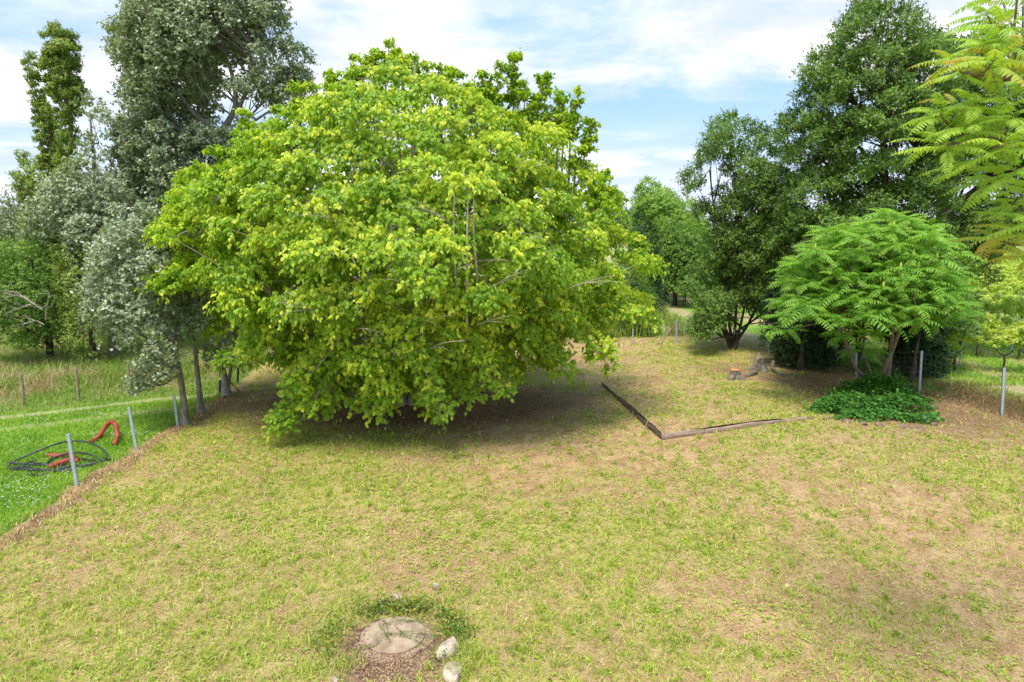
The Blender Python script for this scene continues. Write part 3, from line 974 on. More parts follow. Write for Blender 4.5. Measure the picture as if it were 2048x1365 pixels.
hang = np.concatenate([poly([P(a, b - 16, d_) for a, b in pp], 5) for pp, d_ in hang_px])
base = G(800, 806)
root = empty("lime_green_tree", base, "huge round bright lime-green tree in the middle, its branches hanging to the ground", "tree")
tg, cg = Geo(), Geo()
bx0 = base
stems_ = []
for (dx, dy, topx, topz, r0) in ((-.15, 0, -1.6, 8.3, .17), (.15, .1, .8, 8.8, .16), (.35, -.2, 2.6, 7.4, .13), (-.3, -.2, -3.6, 6.8, .12), (0, .3, .2, 8.0, .14), (.1, -.3, -.3, 7.2, .11), (.45, .1, 3.9, 6.0, .10)):
    p0 = bx0 + [dx, dy, 0]
    pe = np.array([bx0[0] + topx * 1.0, D + rng.normal(0, 1.0), topz])
    q, r = stem(tg, [p0, p0 * .75 + pe * .25 + [0, 0, -.2], pe], r0, .03, 16, 8, .06)
    stems_.append((q, r))
tp = np.concatenate([s[0] for s in stems_]); tr_ = np.concatenate([s[1] for s in stems_])
limbs(tg, cl, tp, tr_, k=34, r0=.075, r1=.020, lift=.2, frac=.9)
# two bare upright stems that show through a gap in the leaves
for a_, b_ in (((914, 650), (903, 470)), ((931, 650), (932, 455)), ((955, 560), (943, 480))):
    pa, pb = P(a_[0], a_[1], 13.5), P(b_[0], b_[1], 13.3)
    tg.tube(poly([pa + [0, 1.4, -1.3], pa, (pa + pb) / 2 + [.03, 0, 0], pb, pb + [.02, .6, .8]], 11, .014), np.linspace(.040, .014, 11), 6)
foliage(cg, cl, cen, .64, 62, 10, .120, .78, OVATE, droop=1.0, up=.35, out_w=.8, flat=.62, young=1.0, young_p=.40, tw=(tg, .05), twig_r=.007, yb=.08, tone=.20)
lcen = lead.copy(); lcen[:, 2] -= 2
foliage(cg, lead, lcen, .26, 13, 8, .115, .86, OVATE, droop=.8, up=.9, out_w=.3, young=.7, young_p=.3, tw=(tg, .2), tone=.1)
hcen = hang.copy(); hcen[:, 1] += 2.0
foliage(cg, hang, hcen, .32, 20, 9, .118, .86, OVATE, droop=.75, up=.1, out_w=.6, young=.9, young_p=.4, tw=(tg, .15), tone=.12)
for pp, d_ in hang_px:
    q = poly([P(a, b, d_) for a, b in pp], 8)
    tg.tube(np.vstack([q[0] + [0, 1.6, .2], q]), np.linspace(.03, .008, 9), 4, False)
for pp, d_ in lead_px:
    q = poly([P(a, b, d_) for a, b in pp], 5)
    tg.tube(np.vstack([q[0] + [0, .3, -1.2], q]), np.linspace(.03, .007, 6), 4, False)
# pale bare twigs arching out of the near face
for (px, py) in ((560, 600), (600, 615), (720, 655), (880, 690), (1010, 560), (1060, 520), (790, 560), (860, 640), (760, 480), (980, 640), (700, 340), (860, 420), (1080, 470), (1180, 560), (640, 430)):
    ax = rng.choice([-1.0, 1.0])
    b0 = P(px, py, 12.3 + rng.uniform(-.3, .6))
    for k in range(3):
        e = b0 + np.array([ax * rng.uniform(.15, .6), rng.uniform(-.5, .1), rng.uniform(-.15, .40)])
        tg.tube(bez(b0 + [-ax * .3, .9, -.25], b0 + [0, 0, rng.uniform(.0, .1)], e, 7), np.linspace(.011, .003, 7), 4, False)
tg.build("trunk", M['bark_light'], root, smooth=True)
cg.build("crown", M['lime'], root)

# --- white poplars on the left
# three young ones at the fence line
SIL = dict(L=.088, W=.80, shape=KITE, droop=.35, up=.5, out_w=.7, tone=.16)


def px_path(pp, D0, D1):
    n = len(pp)
    return [P(a, b, D0 + (D1 - D0) * i / max(n - 1, 1)) for i, (a, b) in enumerate(pp)]


b1 = G(370, 851)
rows = [(415, 225, 290), (440, 200, 330), (480, 180, 345), (530, 172, 370), (580, 165, 385), (630, 165, 395), (665, 190, 395), (690, 240, 385)]
cs = clump_sites(rows, 16.0, .92, .9, .42, 3000, .25, .45, .6)
lowb = np.array([P(a, b, 15.2) for a, b in ((330, 745), (305, 755), (285, 770), (345, 765), (320, 780), (290, 795), (355, 740), (330, 720))])
cs = (np.vstack([cs[0], lowb]), np.vstack([cs[1], lowb + [.5, 0, -.5]]))
tree("white_poplar", "leaning young white poplar with silvery leaves, nearest the lush grass by the metal fence posts", "tree", b1, "young white poplars along the left boundary",
     M['bark_grey'], M['silver'], cs, dict(cr=.46, shoots=38, nl=9, white=.40, young=1, **SIL),
     [([b1] + px_path([(366, 770), (350, 690), (325, 610), (300, 540), (275, 470)], 15.7, 16.2), .085, .02, 16, 8, .015)], dict(k=14, r0=.035, r1=.010, low=.25))
b2 = G(402, 829)
rows = [(470, 330, 400), (520, 300, 430), (580, 300, 440), (640, 310, 445), (690, 345, 445), (725, 380, 440)]
cs = clump_sites(rows, 17.0, .92, .9, .46, 2000, .25, .45, .6)
tree("white_poplar", "middle young white poplar with a straight grey trunk and dark green undersides", "tree", b2, "young white poplars along the left boundary",
     M['bark_grey'], M['silver'], cs, dict(cr=.46, shoots=34, nl=9, white=.10, young=.8, **SIL),
     [([b2] + px_path([(400, 775), (388, 700), (380, 620), (370, 520)], 16.8, 17.2), .08, .018, 14, 8, .015)], dict(k=12, r0=.035, r1=.010, low=.2))
b3 = G(456, 796)
rows = [(520, 400, 470), (570, 400, 500), (620, 400, 520), (680, 410, 530), (720, 420, 500)]
cs = clump_sites(rows, 18.8, .92, .9, .5, 2000, .25, .45, .6)
tree("white_poplar", "young white poplar whose forked grey trunk stands beside the dark braced fence post", "tree", b3, "young white poplars along the left boundary",
     M['bark_grey'], M['silver'], cs, dict(cr=.46, shoots=30, nl=9, white=.08, young=.8, **SIL),
     [([b3] + px_path([(450, 765), (440, 730), (432, 660), (430, 560)], 18.6, 18.9), .12, .02, 14, 8, .015),
      (px_path([(455, 780), (462, 740), (470, 680), (480, 600)], 18.6, 18.9), .06, .02, 12, 8, .015)], dict(k=12, r0=.035, r1=.010, low=.2))

# the very tall one behind
DT = 25.0
bt = np.array([*P(430, 600, DT)[:2], 0]); bt[2] = float(hgt(bt[0], bt[1]))
SILB = dict(L=.115, W=.85, shape=KITE, droop=.3, up=.4, out_w=.7, tone=.2)
rows = [(-110, 380, 470), (-60, 300, 540), (-10, 270, 580), (40, 240, 600), (90, 215, 625), (140, 235, 632), (190, 245, 625), (240, 235, 590), (290, 225, 560), (340, 240, 520), (400, 250, 500), (450, 280, 480)]
cs = clump_sites(rows, DT, .95, .75, .68, 14000, .15, .6, .7)
# leave a few windows of sky round the fork
c_ = cs[0]; pxx = 1024 + FPX * c_[:, 0] / (c_[:, 1] * CP + 0)
ok = np.ones(len(c_), bool)
for (hx, hy, hr) in ((440, 215, 34), (465, 165, 30), (478, 235, 24), (500, 120, 20), (405, 250, 14), (225, 265, 26), (555, 80, 18), (520, 250, 20)):
    hp = P(hx, hy, DT)
    ok &= np.hypot(c_[:, 0] - hp[0], c_[:, 2] - hp[2]) > hr / FPX * DT + .24
cs = (c_[ok], cs[1][ok])
tree("white_poplar", "tallest white poplar, forked pale limbs and grey-green crown above the lime-green tree's left shoulder", "tree", bt, None,
     M['bark_grey'], M['silver'], cs, dict(cr=.66, shoots=58, nl=10, white=.22, young=.8, **SILB),
     [([bt] + px_path([(432, 500), (432, 330), (438, 272)], DT, DT), .26, .17, 12, 10, .02),
      (px_path([(438, 275), (462, 235), (478, 215), (470, 160), (440, 90), (430, 30)], DT, DT), .13, .03, 14, 8, .03),
      (px_path([(438, 275), (415, 250), (385, 225), (355, 185), (320, 150)], DT, DT - .6), .12, .03, 12, 8, .03),
      (px_path([(478, 215), (520, 130), (560, 60)], DT, DT), .07, .02, 10, 7, .03),
      (px_path([(430, 290), (470, 262), (520, 240), (580, 190)], DT, DT - .5), .08, .02, 10, 7, .03)], dict(k=20, r0=.045, r1=.014, low=.45, hi=1.0))

# silver poplar in the middle left
DM = 23.5
bm = np.array([*P(215, 600, DM)[:2], 0]); bm[2] = float(hgt(bm[0], bm[1]))
rows = [(190, 165, 195), (225, 140, 215), (270, 150, 240), (320, 160, 260), (370, 110, 285), (400, 70, 300), (440, 45, 310), (490, 70, 310), (540, 110, 300), (590, 130, 280), (630, 150, 260)]
cs = clump_sites(rows, DM, .95, .8, .55, 9000, .3, .65, .6)
tree("white_poplar", "broad white poplar behind the young ones, silver crown spreading under the slim poplar", "tree", bm, None,
     M['bark_grey'], M['silver'], cs, dict(cr=.60, shoots=50, nl=9, white=.28, young=.85, **dict(SILB, L=.105)),
     [([bm] + px_path([(212, 560), (200, 450), (185, 330), (180, 230)], DM, DM), .17, .03, 14, 8, .03)], dict(k=16, r0=.06, r1=.014, low=.3))
# dark green leafy mass linking the two (another poplar, seen in shade)
DS = 27.0
bs_ = np.array([*P(345, 600, DS)[:2], 0]); bs_[2] = float(hgt(bs_[0], bs_[1]))
rows = [(290, 250, 330), (330, 240, 380), (380, 240, 420), (430, 250, 440), (500, 250, 460), (560, 260, 460), (620, 300, 460)]
cs = clump_sites(rows, DS, .93, .8, .75, 4000, .2, .8, .6)
tree("grey_poplar", "grey-green poplar with a dark straight trunk between the tallest poplar and the lime-green tree", "tree", bs_, None,
     M['bark_dark'], M['silver'], cs, dict(cr=.72, shoots=44, nl=9, white=.10, young=.7, **SILB),
     [([bs_] + px_path([(348, 520), (350, 420), (348, 330)], DS, DS), .16, .04, 12, 8, .02)], dict(k=12, r0=.06, r1=.014, low=.2))

# slim olive poplars
DP = 28.0


def slim(rows, D_, base_px, label, stems, cr=.40, sp=.26, sh=28, L=.11, dens=9000, holes=()):
    b = np.array([*P(base_px, 600, D_)[:2], 0]); b[2] = float(hgt(b[0], b[1]))
    cs = clump_sites(rows, D_, 1.0, .9, sp, dens, .1, cr * 1.25, .7)
    tree("slim_poplar", label, "tree", b, None, M['bark_light'], M['poplar'], cs,
         dict(cr=cr, shoots=sh, nl=9, L=L, W=.8, shape=KITE, droop=.15, up=1.3, out_w=.5, white=0, young=.5, young_p=.3, tone=.2),
         [([b] + px_path(s, D_, D_), r0, .02, 12, 7, .02) for s, r0 in stems], dict(k=14, r0=.05, r1=.012, low=.2))


slim([(66, 95, 135), (85, 82, 162), (120, 76, 168), (160, 76, 168), (185, 84, 182), (220, 100, 172), (260, 108, 165), (300, 110, 165), (350, 100, 170), (400, 100, 190), (460, 110, 190)], DP, 155,
     "slim upright olive-green poplar with pale trunk, standing tall at the far left", [([(155, 480), (155, 330), (138, 230), (122, 100)], .13)])
slim([(125, 48, 72), (150, 46, 88), (190, 58, 95), (230, 62, 118), (270, 62, 125), (310, 66, 130), (350, 74, 140), (400, 90, 150)], DP + .6, 140,
     "thin leaning side leader of olive-green leaves left of the slim poplar", [([(140, 500), (122, 350), (85, 220), (60, 150)], .09)], cr=.36, sp=.25, sh=24)
slim([(318, 35, 60), (345, 18, 110), (380, 22, 160), (420, 30, 170), (460, 40, 180), (500, 60, 180)], DP + 1.5, 100,
     "low light olive poplar crown at the far left below the two slim ones", [([(100, 500), (85, 420), (60, 350)], .08)], cr=.46, sp=.42, sh=26)
slim([(8, 265, 300), (30, 245, 318), (70, 238, 322), (120, 240, 320), (180, 250, 320), (240, 255, 320), (300, 260, 320), (340, 260, 330), (400, 240, 330)], DP + .8, 275,
     "olive-green slim poplar growing through the back of the tallest white poplar", [([(275, 500), (278, 300), (270, 60)], .11)])
slim([(-40, 370, 440), (10, 330, 450), (60, 335, 460), (110, 345, 450), (160, 360, 440), (220, 370, 430)], DP + 1.5, 400,
     "olive-green poplar showing behind the upper crown of the tallest white poplar", [([(400, 500), (398, 300), (400, 60)], .11)])

# broad-leaved trees and bushes low on the left
def bushy(name, label, cat, base, rows, D_, mat, cr, sp, sh, L, stems, bark='bark_dark', nl=9, W=.7, shape=KITE, up=.4, depth=.9, white=0, young=.6, yp=.4, k=10, tw=None, tone=.2, group=None, dens=4000, inner=.3, droop=.35, low=.15, flat=1.0, out_w=.8):
    cs = clump_sites(rows, D_, .96, depth, sp * .85, dens * 2, inner, cr * .8, .55)
    return tree(name, label, cat, base, group, M[bark], M[mat], cs,
                dict(cr=cr, shoots=sh, nl=nl, L=L, W=W, shape=shape, droop=droop, up=up, out_w=out_w, white=white, young=young, young_p=yp, tone=tone, flat=flat),
                stems, dict(k=k, r0=.05, r1=.012, low=low) if k else None)


bE = G(100, 727)
root = bushy("round_green_tree", "round mid-green tree with a dark trunk and bare grey side branches at the meadow edge", "tree", bE,
      [(500, 10, 110), (530, -20, 140), (570, -40, 165), (610, -50, 175), (650, -30, 175), (685, 10, 160), (705, 55, 140)], 22.9, 'bush', .6, .55, 42, .10,
      [([bE] + px_path([(100, 700), (95, 650), (88, 600)], 22.9, 22.9), .15, .05, 10, 8, .02)])
db = Geo()
for pp in ([(85, 620), (50, 590), (0, 600), (-30, 612)], [(70, 606), (40, 615), (5, 632)], [(92, 640), (98, 600), (110, 590)], [(60, 600), (30, 585), (10, 588)], [(88, 650), (60, 640), (45, 652)]):
    q = poly(px_path(pp, 21.4, 21.0), 9, .05)
    db.tube(q, np.linspace(.026, .008, 9), 5, False)
    for j in (3, 4, 5, 6, 7):
        db.tube(bez(q[j], q[j] + rng.normal(0, .15, 3), q[j] + [rng.normal(-.3, .3), rng.normal(0, .2), rng.normal(.15, .3)], 5), np.linspace(.011, .004, 5), 4, False)
db.build("bare_branches", M['bark_light'], root)
bF = G(187, 735)
bushy("olive_bush_tree", "narrow olive-green tree drooping to the meadow right of the round green tree", "tree", bF,
      [(480, 120, 190), (530, 110, 215), (580, 125, 225), (630, 135, 225), (680, 145, 220), (715, 165, 210), (735, 178, 204)], 22.3, 'poplar', .5, .46, 38, .085,
      [([bF] + px_path([(188, 700), (183, 640), (165, 570)], 22.3, 22.3), .12, .04, 10, 8, .02)], up=.1, droop=.6)
for i, (rows, D_, lab, m_) in enumerate((
        ([(395, 8, 60), (430, -30, 90), (470, -50, 100), (520, -60, 100), (570, -60, 90)], 31, "grey-green tree at the far left edge behind the round green tree", 'silver'),
        ([(470, -60, 20), (500, -80, 60), (560, -90, 80), (620, -90, 80), (670, -90, 50)], 36, "dark distant bush low at the left edge of the meadow", 'bush'),
        ([(560, 200, 320), (600, 190, 400), (650, 190, 430), (690, 200, 440)], 33, "dark hedge-like bush behind the trunks of the young poplars", 'bush'),
        ([(600, 420, 560), (640, 400, 620), (690, 400, 640), (720, 400, 640)], 34, "green thicket seen under the left side of the lime-green tree", 'bush'),
        ([(590, 1000, 1130), (630, 980, 1170), (670, 980, 1200), (690, 990, 1200)], 33, "green bush seen under the right side of the lime-green tree", 'bush'))):
    px_c = (rows[-1][1] + rows[-1][2]) / 2
    b = np.array([*P(px_c, 620, D_)[:2], 0]); b[2] = float(hgt(b[0], b[1]))
    bushy("background_bush", lab, "bush", b, rows, D_, m_, .8, .8, 40, .13, [([b, b + [0, 0, 1.2], b + [.2, 0, 2.4]], .1, .03, 6, 6, .02)], k=8, white=.12 if m_ == 'silver' else 0, dens=2500)

# --- dark oaks on the right
def oak(label, base, rows, D_, stems, cr, sp, sh, L=.125, k=18, dens=8000, depth=.85, nl=9, holes=(), inner=.15, young=.5, yp=.3, more=()):
    cs = clump_sites(rows, D_, .96, depth, sp * .88, int(dens * 1.6), inner, cr * .8, .65)
    if holes:
        ok = np.ones(len(cs[0]), bool)
        for hx, hy, hr in holes:
            hp = P(hx, hy, D_)
            ok &= np.hypot(cs[0][:, 0] - hp[0], cs[0][:, 2] - hp[2]) > hr / FPX * D_ + cr * .25
        cs = (cs[0][ok], cs[1][ok])
    if more:
        ex = np.array([P(*m_) for m_ in more])
        cs = (np.vstack([cs[0], ex]), np.vstack([cs[1], ex + [1.0, 1.0, 0]]))
    return tree("dark_oak", label, "tree", base, "dark oaks along the right boundary", M['bark_dark'], M['oak'], cs,
                dict(cr=cr, shoots=sh, nl=nl + 1, L=L * 1.08, W=.70, shape=LOBED, droop=.15, up=.6, out_w=.8, white=0, young=young, young_p=yp, tone=.25, flat=.85),
                stems, dict(k=k, r0=.09, r1=.018, low=.2))


b = G(1466, 698)
rows = [(232, 1462, 1500), (260, 1430, 1530), (290, 1400, 1560), (330, 1385, 1590), (380, 1362, 1600), (430, 1380, 1620), (480, 1400, 1620), (530, 1400, 1605), (570, 1400, 1595), (610, 1388, 1580), (645, 1385, 1520), (675, 1380, 1450)]
st = []
for tx, ty_ in ((1425, 560), (1450, 540), (1475, 520), (1500, 540), (1530, 570), (1410, 600)):
    st.append(([b + [rng.normal(0, .05), rng.normal(0, .05), 0]] + px_path([(1466 + (tx - 1466) * .25, 672), (1466 + (tx - 1466) * .6, 635), (tx, ty_)], 26, 26 + rng.normal(0, .5)), .075, .02, 10, 6, .015))
oak("smaller dark oak with many thin stems fanning from one foot", b, rows, 26.0, st, .66, .66, 44,
    holes=((1440, 360, 14), (1500, 330, 10), (1430, 395, 14), (1478, 665, 30), (1530, 690, 30), (1560, 480, 12), (1545, 650, 30), (1440, 590, 6)),
    more=((1400, 600, 25), (1385, 585, 25), (1415, 620, 24.6), (1430, 640, 24.6), (1410, 650, 24.6), (1395, 668, 24.6), (1425, 668, 24.6), (1445, 620, 25), (1450, 650, 25.4), (1405, 682, 24.5), (1575, 640, 25), (1590, 610, 25)))
bb = G(1790, 757)
rows = [(-30, 1740, 1800), (0, 1725, 1830), (40, 1700, 1860), (75, 1655, 1880), (120, 1630, 1890), (170, 1600, 1900), (220, 1562, 1900), (280, 1560, 1900), (340, 1585, 1890), (400, 1560, 1890), (450, 1540, 1880), (500, 1540, 1890), (550, 1560, 1920), (600, 1620, 1940), (640, 1640, 1950), (690, 1740, 1900)]
oak("tallest dark oak towering behind the umbrella-shaped sumac", bb, rows, 22.6,
    [([bb] + px_path([(1790, 690), (1785, 560), (1775, 400), (1765, 240), (1760, 120)], 22.2, 22.6), .2, .05, 16, 10, .03),
     (px_path([(1788, 600), (1740, 470), (1680, 360), (1650, 260)], 22.3, 22.6), .12, .03, 12, 8, .03),
     (px_path([(1785, 560), (1820, 420), (1830, 280), (1840, 140)], 22.3, 22.9), .12, .03, 12, 8, .03)], .68, .70, 52, k=26,
    holes=((1700, 400, 16), (1640, 420, 18), (1760, 300, 12), (1690, 225, 10), (1780, 330, 14), (1740, 80, 8), (1830, 60, 14), (1600, 360, 10), (1850, 160, 8)))
DO3 = 25.0
b3 = np.array([*P(1890, 640, DO3)[:2], 0]); b3[2] = float(hgt(b3[0], b3[1]))
rows = [(70, 1940, 2010), (110, 1900, 2080), (160, 1870, 2140), (230, 1860, 2180), (300, 1850, 2200), (360, 1860, 2200), (420, 1840, 2190), (470, 1850, 2080), (510, 1870, 2000), (570, 1880, 1985), (620, 1900, 1965)]
oak("broad dark oak with a thick forked trunk at the far right, behind the near sumac", b3, rows, DO3,
    [([b3] + px_path([(1888, 560), (1884, 450), (1886, 380)], DO3, DO3), .30, .2, 12, 10, .02),
     (px_path([(1886, 400), (1900, 340), (1930, 260), (1950, 180)], DO3, DO3), .16, .04, 12, 8, .03),
     (px_path([(1886, 430), (1930, 400), (1980, 370), (2030, 330)], DO3, DO3), .16, .04, 12, 8, .03),
     (px_path([(1886, 400), (1870, 320), (1860, 230)], DO3, DO3), .13, .04, 12, 8, .03)], .72, .74, 44, k=22, L=.13,
    holes=((1960, 395, 26), (2010, 400, 22), (1900, 440, 12), (1920, 180, 10)))

DK = dict(nl=9, W=.7, young=.4, yp=.3)
bJ = G(1600, 742)
bushy("dark_evergreen_bush", "rounded near-black evergreen bush just outside the fence between the oak and the sumac", "bush", bJ,
      [(560, 1545, 1650), (600, 1530, 1665), (650, 1528, 1680), (690, 1530, 1682), (720, 1540, 1678), (738, 1560, 1665)], 22.6, 'dark', .42, .42, 46, .085,
      [([bJ, bJ + [0, 0, .8], bJ + [.1, 0, 1.8]], .1, .03, 6, 6, .02)], k=6, inner=.1, **DK)
bK = G(1822, 766)
bushy("dark_evergreen_bush", "smaller dark evergreen bush beside the grey post right of the umbrella sumac", "bush", bK,
      [(590, 1790, 1850), (640, 1780, 1880), (690, 1775, 1893), (730, 1780, 1893), (757, 1795, 1880)], 20.9, 'dark', .40, .40, 46, .085,
      [([bK, bK + [0, 0, .8], bK + [.1, 0, 1.6]], .1, .03, 6, 6, .02)], k=6, inner=.1, **DK)
bL = G(1712, 745)
bushy("dark_evergreen_bush", "thin dark shrub seen through the legs of the sumac", "bush", bL,
      [(600, 1690, 1740), (640, 1680, 1750), (690, 1690, 1740)], 23.0, 'dark', .35, .45, 26, .085,
      [([bL, bL + [0, 0, .8], bL + [.1, 0, 1.6]], .06, .03, 6, 6, .02)], k=4, inner=.1, **DK)

# --- trees and shrubs in the gap between the lime tree and the oaks
gap = (
    ("feathery_tree", "feathery pale green tree peeking over the right shoulder of the lime-green tree", "tree", 1330, 44, [(368, 1272, 1310), (385, 1268, 1340), (410, 1265, 1365), (450, 1262, 1380), (490, 1262, 1385), (530, 1270, 1375)], 'locust', .62, .62, 46, .17, 5, .35),
    ("feathery_tree", "low pale green tree right of the feathery one, under the oak's lowest branch", "tree", 1385, 50, [(408, 1360, 1385), (430, 1345, 1405), (470, 1340, 1420), (520, 1350, 1420)], 'locust', .85, .7, 52, .19, 4, .35),
    ("far_small_tree", "small thin tree top just above the lime-green tree's right edge", "tree", 1252, 48, [(387, 1238, 1262), (405, 1230, 1275), (440, 1225, 1290), (480, 1225, 1290)], 'bush', .7, .8, 26, .15, 4, .2),
    ("dark_conifer", "dark narrow conifer squeezed between the lime-green tree and the pale trees", "tree", 1290, 34, [(440, 1272, 1302), (480, 1265, 1315), (520, 1258, 1320), (570, 1250, 1325), (620, 1250, 1320)], 'dark', .55, .45, 50, .10, 5, .3),
    ("blue_green_tree", "small round blue-green tree in the gap beyond the garden corner", "tree", 1330, 42, [(488, 1312, 1345), (500, 1302, 1356), (520, 1302, 1356), (540, 1310, 1350)], 'bluegreen', .6, .6, 40, .12, 3, .3),
    ("green_shrub", "broad light green shrub below the blue-green tree", "shrub", 1375, 60, [(480, 1330, 1400), (505, 1310, 1440), (530, 1300, 1450), (555, 1300, 1450)], 'locust', .9, .7, 54, .2, 4, .35),
    ("green_shrub", "mid-green shrub filling the gap under the pale feathery tree", "shrub", 1350, 40, [(455, 1315, 1370), (480, 1300, 1410), (515, 1290, 1440), (550, 1290, 1450), (580, 1300, 1445)], 'bush', .62, .6, 50, .13, 4, .35),
    ("green_shrub", "light green shrub beside the vineyard, behind the smaller oak", "shrub", 1470, 44, [(500, 1420, 1500), (530, 1410, 1540), (565, 1410, 1550)], 'bush', .8, .6, 52, .15, 4, .3),
    ("dark_shrub", "dark green shrub standing at the garden corner beside the braced post", "shrub", 1270, 29, [(535, 1225, 1290), (570, 1222, 1305), (610, 1230, 1312), (650, 1238, 1305), (682, 1245, 1298)], 'bush', .5, .5, 42, .09, 4, .0),
)
for nm, lab, cat, bpx, D_, rows, m_, cr, sp, sh, L, k, yb_ in gap:
    b = np.array([*P(bpx, 600, D_)[:2], 0]); b[2] = float(hgt(b[0], b[1]))
    zt = P(rows[0][1], rows[0][0], D_)[2]
    bushy(nm, lab, cat, b, rows, D_, m_, cr, sp, sh, L, [([b, b + [0.1, 0, zt * .4], b + [.1, 0, zt * .8]], .12, .03, 8, 6, .03)], k=k * 2, dens=2500, young=.6, yp=yb_, up=.3,
          shape=LANCE if m_ == 'locust' else KITE, W=.45 if m_ == 'locust' else .7)

# far woods on the rim of the plain: single crowns one can make out above the vineyard
fw = []
for i in range(46):
    a_ = rng.uniform(-.95, .95); Df = rng.uniform(260, 420)
    fw.append((a_ * Df, Df, rng.uniform(7, 14), rng.uniform(6, 13)))
fg = Geo()
for (x, y, r, h_) in fw:
    n = 700
    d_ = rdir(n); d_[:, 2] = np.abs(d_[:, 2])
    c0 = np.array([x, y, float(hgt(x, y))])
    pos = c0 + d_ * [r, r, h_] * (rng.uniform(.7, 1.05, n) * (1 + .25 * np.sin(d_[:, 0] * 9 + x)))[:, None]
    add_leaves(fg, pos, rdir(n), d_, 1.5, .8, KITE, np.clip(.5 + rng.normal(0, .3, n), 0, 1))
tag(fg.build("far_woodland", M['wood_tree']), "distant dark woods along the horizon beyond the vineyard", "woodland", None, "stuff")

# ------------------------------------------------------------------ sumacs: rosettes of feather-shaped leaves
def frond(g, base, az, pitch, L, pairs, droop, a, tipy, lw=1.0, stemg=None, lfl=.225):
    """one pinnate leaf: arching stalk with pairs of hanging leaflets"""
    n = pairs
    t = np.linspace(.16, 1.0, n)
    tt = np.linspace(0, 1, 9)
    ang = pitch - droop * tt ** 1.3
    ds = L / 8
    x = np.concatenate([[0], np.cumsum(np.cos(ang[:-1]) * ds)]); z = np.concatenate([[0], np.cumsum(np.sin(ang[:-1]) * ds)])
    side_curve = rng.normal(0, .12) * tt ** 2 * L
    ca, sa = math.cos(az), math.sin(az)
    c = np.stack([base[0] + x * ca - side_curve * sa, base[1] + x * sa + side_curve * ca, base[2] + z], -1)
    if stemg is not None:
        stemg.append(c)
    pos = np.stack([np.interp(t, tt, c[:, i]) for i in range(3)], -1)
    tang = unit(np.stack([np.interp(t, tt, np.gradient(c[:, i])) for i in range(3)], -1))
    sidev = unit(np.cross(tang, [0, 0, 1.]))
    upn = np.cross(sidev, tang)
    ll = L * lfl * np.sin(np.clip(t * .80 + .22, 0, 1) * PI) ** .55 * lw
    P_, D_, U_, L_, A_, B_ = [], [], [], [], [], []
    for s in (-1, 1):
        dd = unit(sidev * s + tang * .38 - upn * rng.uniform(.30, .70) + rng.normal(0, .08, (n, 3)))
        P_.append(pos); D_.append(dd); U_.append(upn + sidev * s * .4 + rng.normal(0, .14, (n, 3))); L_.append(ll * rng.uniform(.8, 1.1, n))
        A_.append(np.clip(a + rng.normal(0, .10, n), 0, 1)); B_.append(np.clip(tipy * (.1 + 1.1 * t ** 2), 0, 1))
    P_.append(pos[-1:]); D_.append(tang[-1:]); U_.append(upn[-1:]); L_.append(ll[-1:] * 1.1); A_.append([a]); B_.append([tipy])
    add_leaves(g, np.vstack(P_), np.vstack(D_), np.vstack(U_), np.concatenate(L_), .42 if lfl < .24 else .40, OVATE if L * lw > 2 else LANCE2, np.concatenate(A_), np.concatenate(B_))
    # stalk
    g.tube(c, np.linspace(.006, .002, 9) * (L / .6), 3, False, a=.9)


LANCE2 = (np.array([[0, 0, 0], [.22, .42, .05], [.60, .34, .02], [1, 0, -.14], [.60, -.34, .02], [.22, -.42, .05], [.4, 0, -.04]]),
          np.array([[0, 6, 2, 1], [0, 5, 4, 6]]), np.array([[6, 3, 2], [6, 4, 3]]))


def rosette(g, p, L, n, out_az=None, ptc=.55, tipy=0.2, a=.5, dr=1.15, spread=2 * PI, pairs=(10, 13), lfl=.225):
    a0 = rng.uniform(0, 2 * PI)
    for i in range(n):
        if out_az is None or spread >= 2 * PI:
            az = a0 + i * 2.399963
        else:
            az = out_az + rng.uniform(-.5, .5) * spread
        f = i / max(n - 1, 1)
        frond(g, p + np.array([0, 0, .05 * f]), az, ptc * (f * 1.35 - .25) + rng.normal(0, .12), L * rng.uniform(.8, 1.12) * (1 - .25 * f), int(rng.integers(*pairs)),
              dr * rng.uniform(.7, 1.2) * (1 - .2 * f), float(np.clip(a + rng.normal(0, .2), 0, 1)), tipy * rng.uniform(.3, 1.2), lfl=lfl)


base = G(1750, 776)
sroot = empty("umbrella_sumac", base, "umbrella-shaped bright green sumac on two crooked trunks, rising out of an ivy mound", "tree")
tg, cg = Geo(), Geo()
s1, r1_ = stem(tg, [base] + px_path([(1727, 752), (1708, 738), (1700, 705), (1688, 675), (1678, 655)], 19.3, 18.9), .065, .042, 16, 9, .008)
s2, r2_ = stem(tg, [base + [.02, 0, .15]] + px_path([(1768, 745), (1778, 715), (1795, 680), (1803, 640), (1815, 600), (1830, 570)], 19.3, 19.1), .070, .038, 18, 9, .008)
s3, r3_ = stem(tg, [base + [.45, .15, 0]] + px_path([(1780, 720), (1786, 660), (1788, 600)], 19.7, 19.6), .075, .035, 12, 9, .006)
s4, r4_ = stem(tg, px_path([(1748, 768), (1742, 745), (1733, 725)], 19.3, 19.5), .05, .03, 7, 7, .004)
s5, r5_ = stem(tg, px_path([(1640, 610), (1610, 595), (1590, 575)], 18.9, 18.5), .04, .02, 7, 7, .004)
rowsS = [(438, 1720, 1850), (455, 1680, 1885), (480, 1620, 1900), (510, 1580, 1915), (545, 1550, 1930), (580, 1540, 1945), (610, 1530, 1950), (640, 1525, 1930)]
DSU = 19.0
cs, cc = clump_sites(rowsS, DSU, .90, .80, .43, 9000, .50, .3, .4)
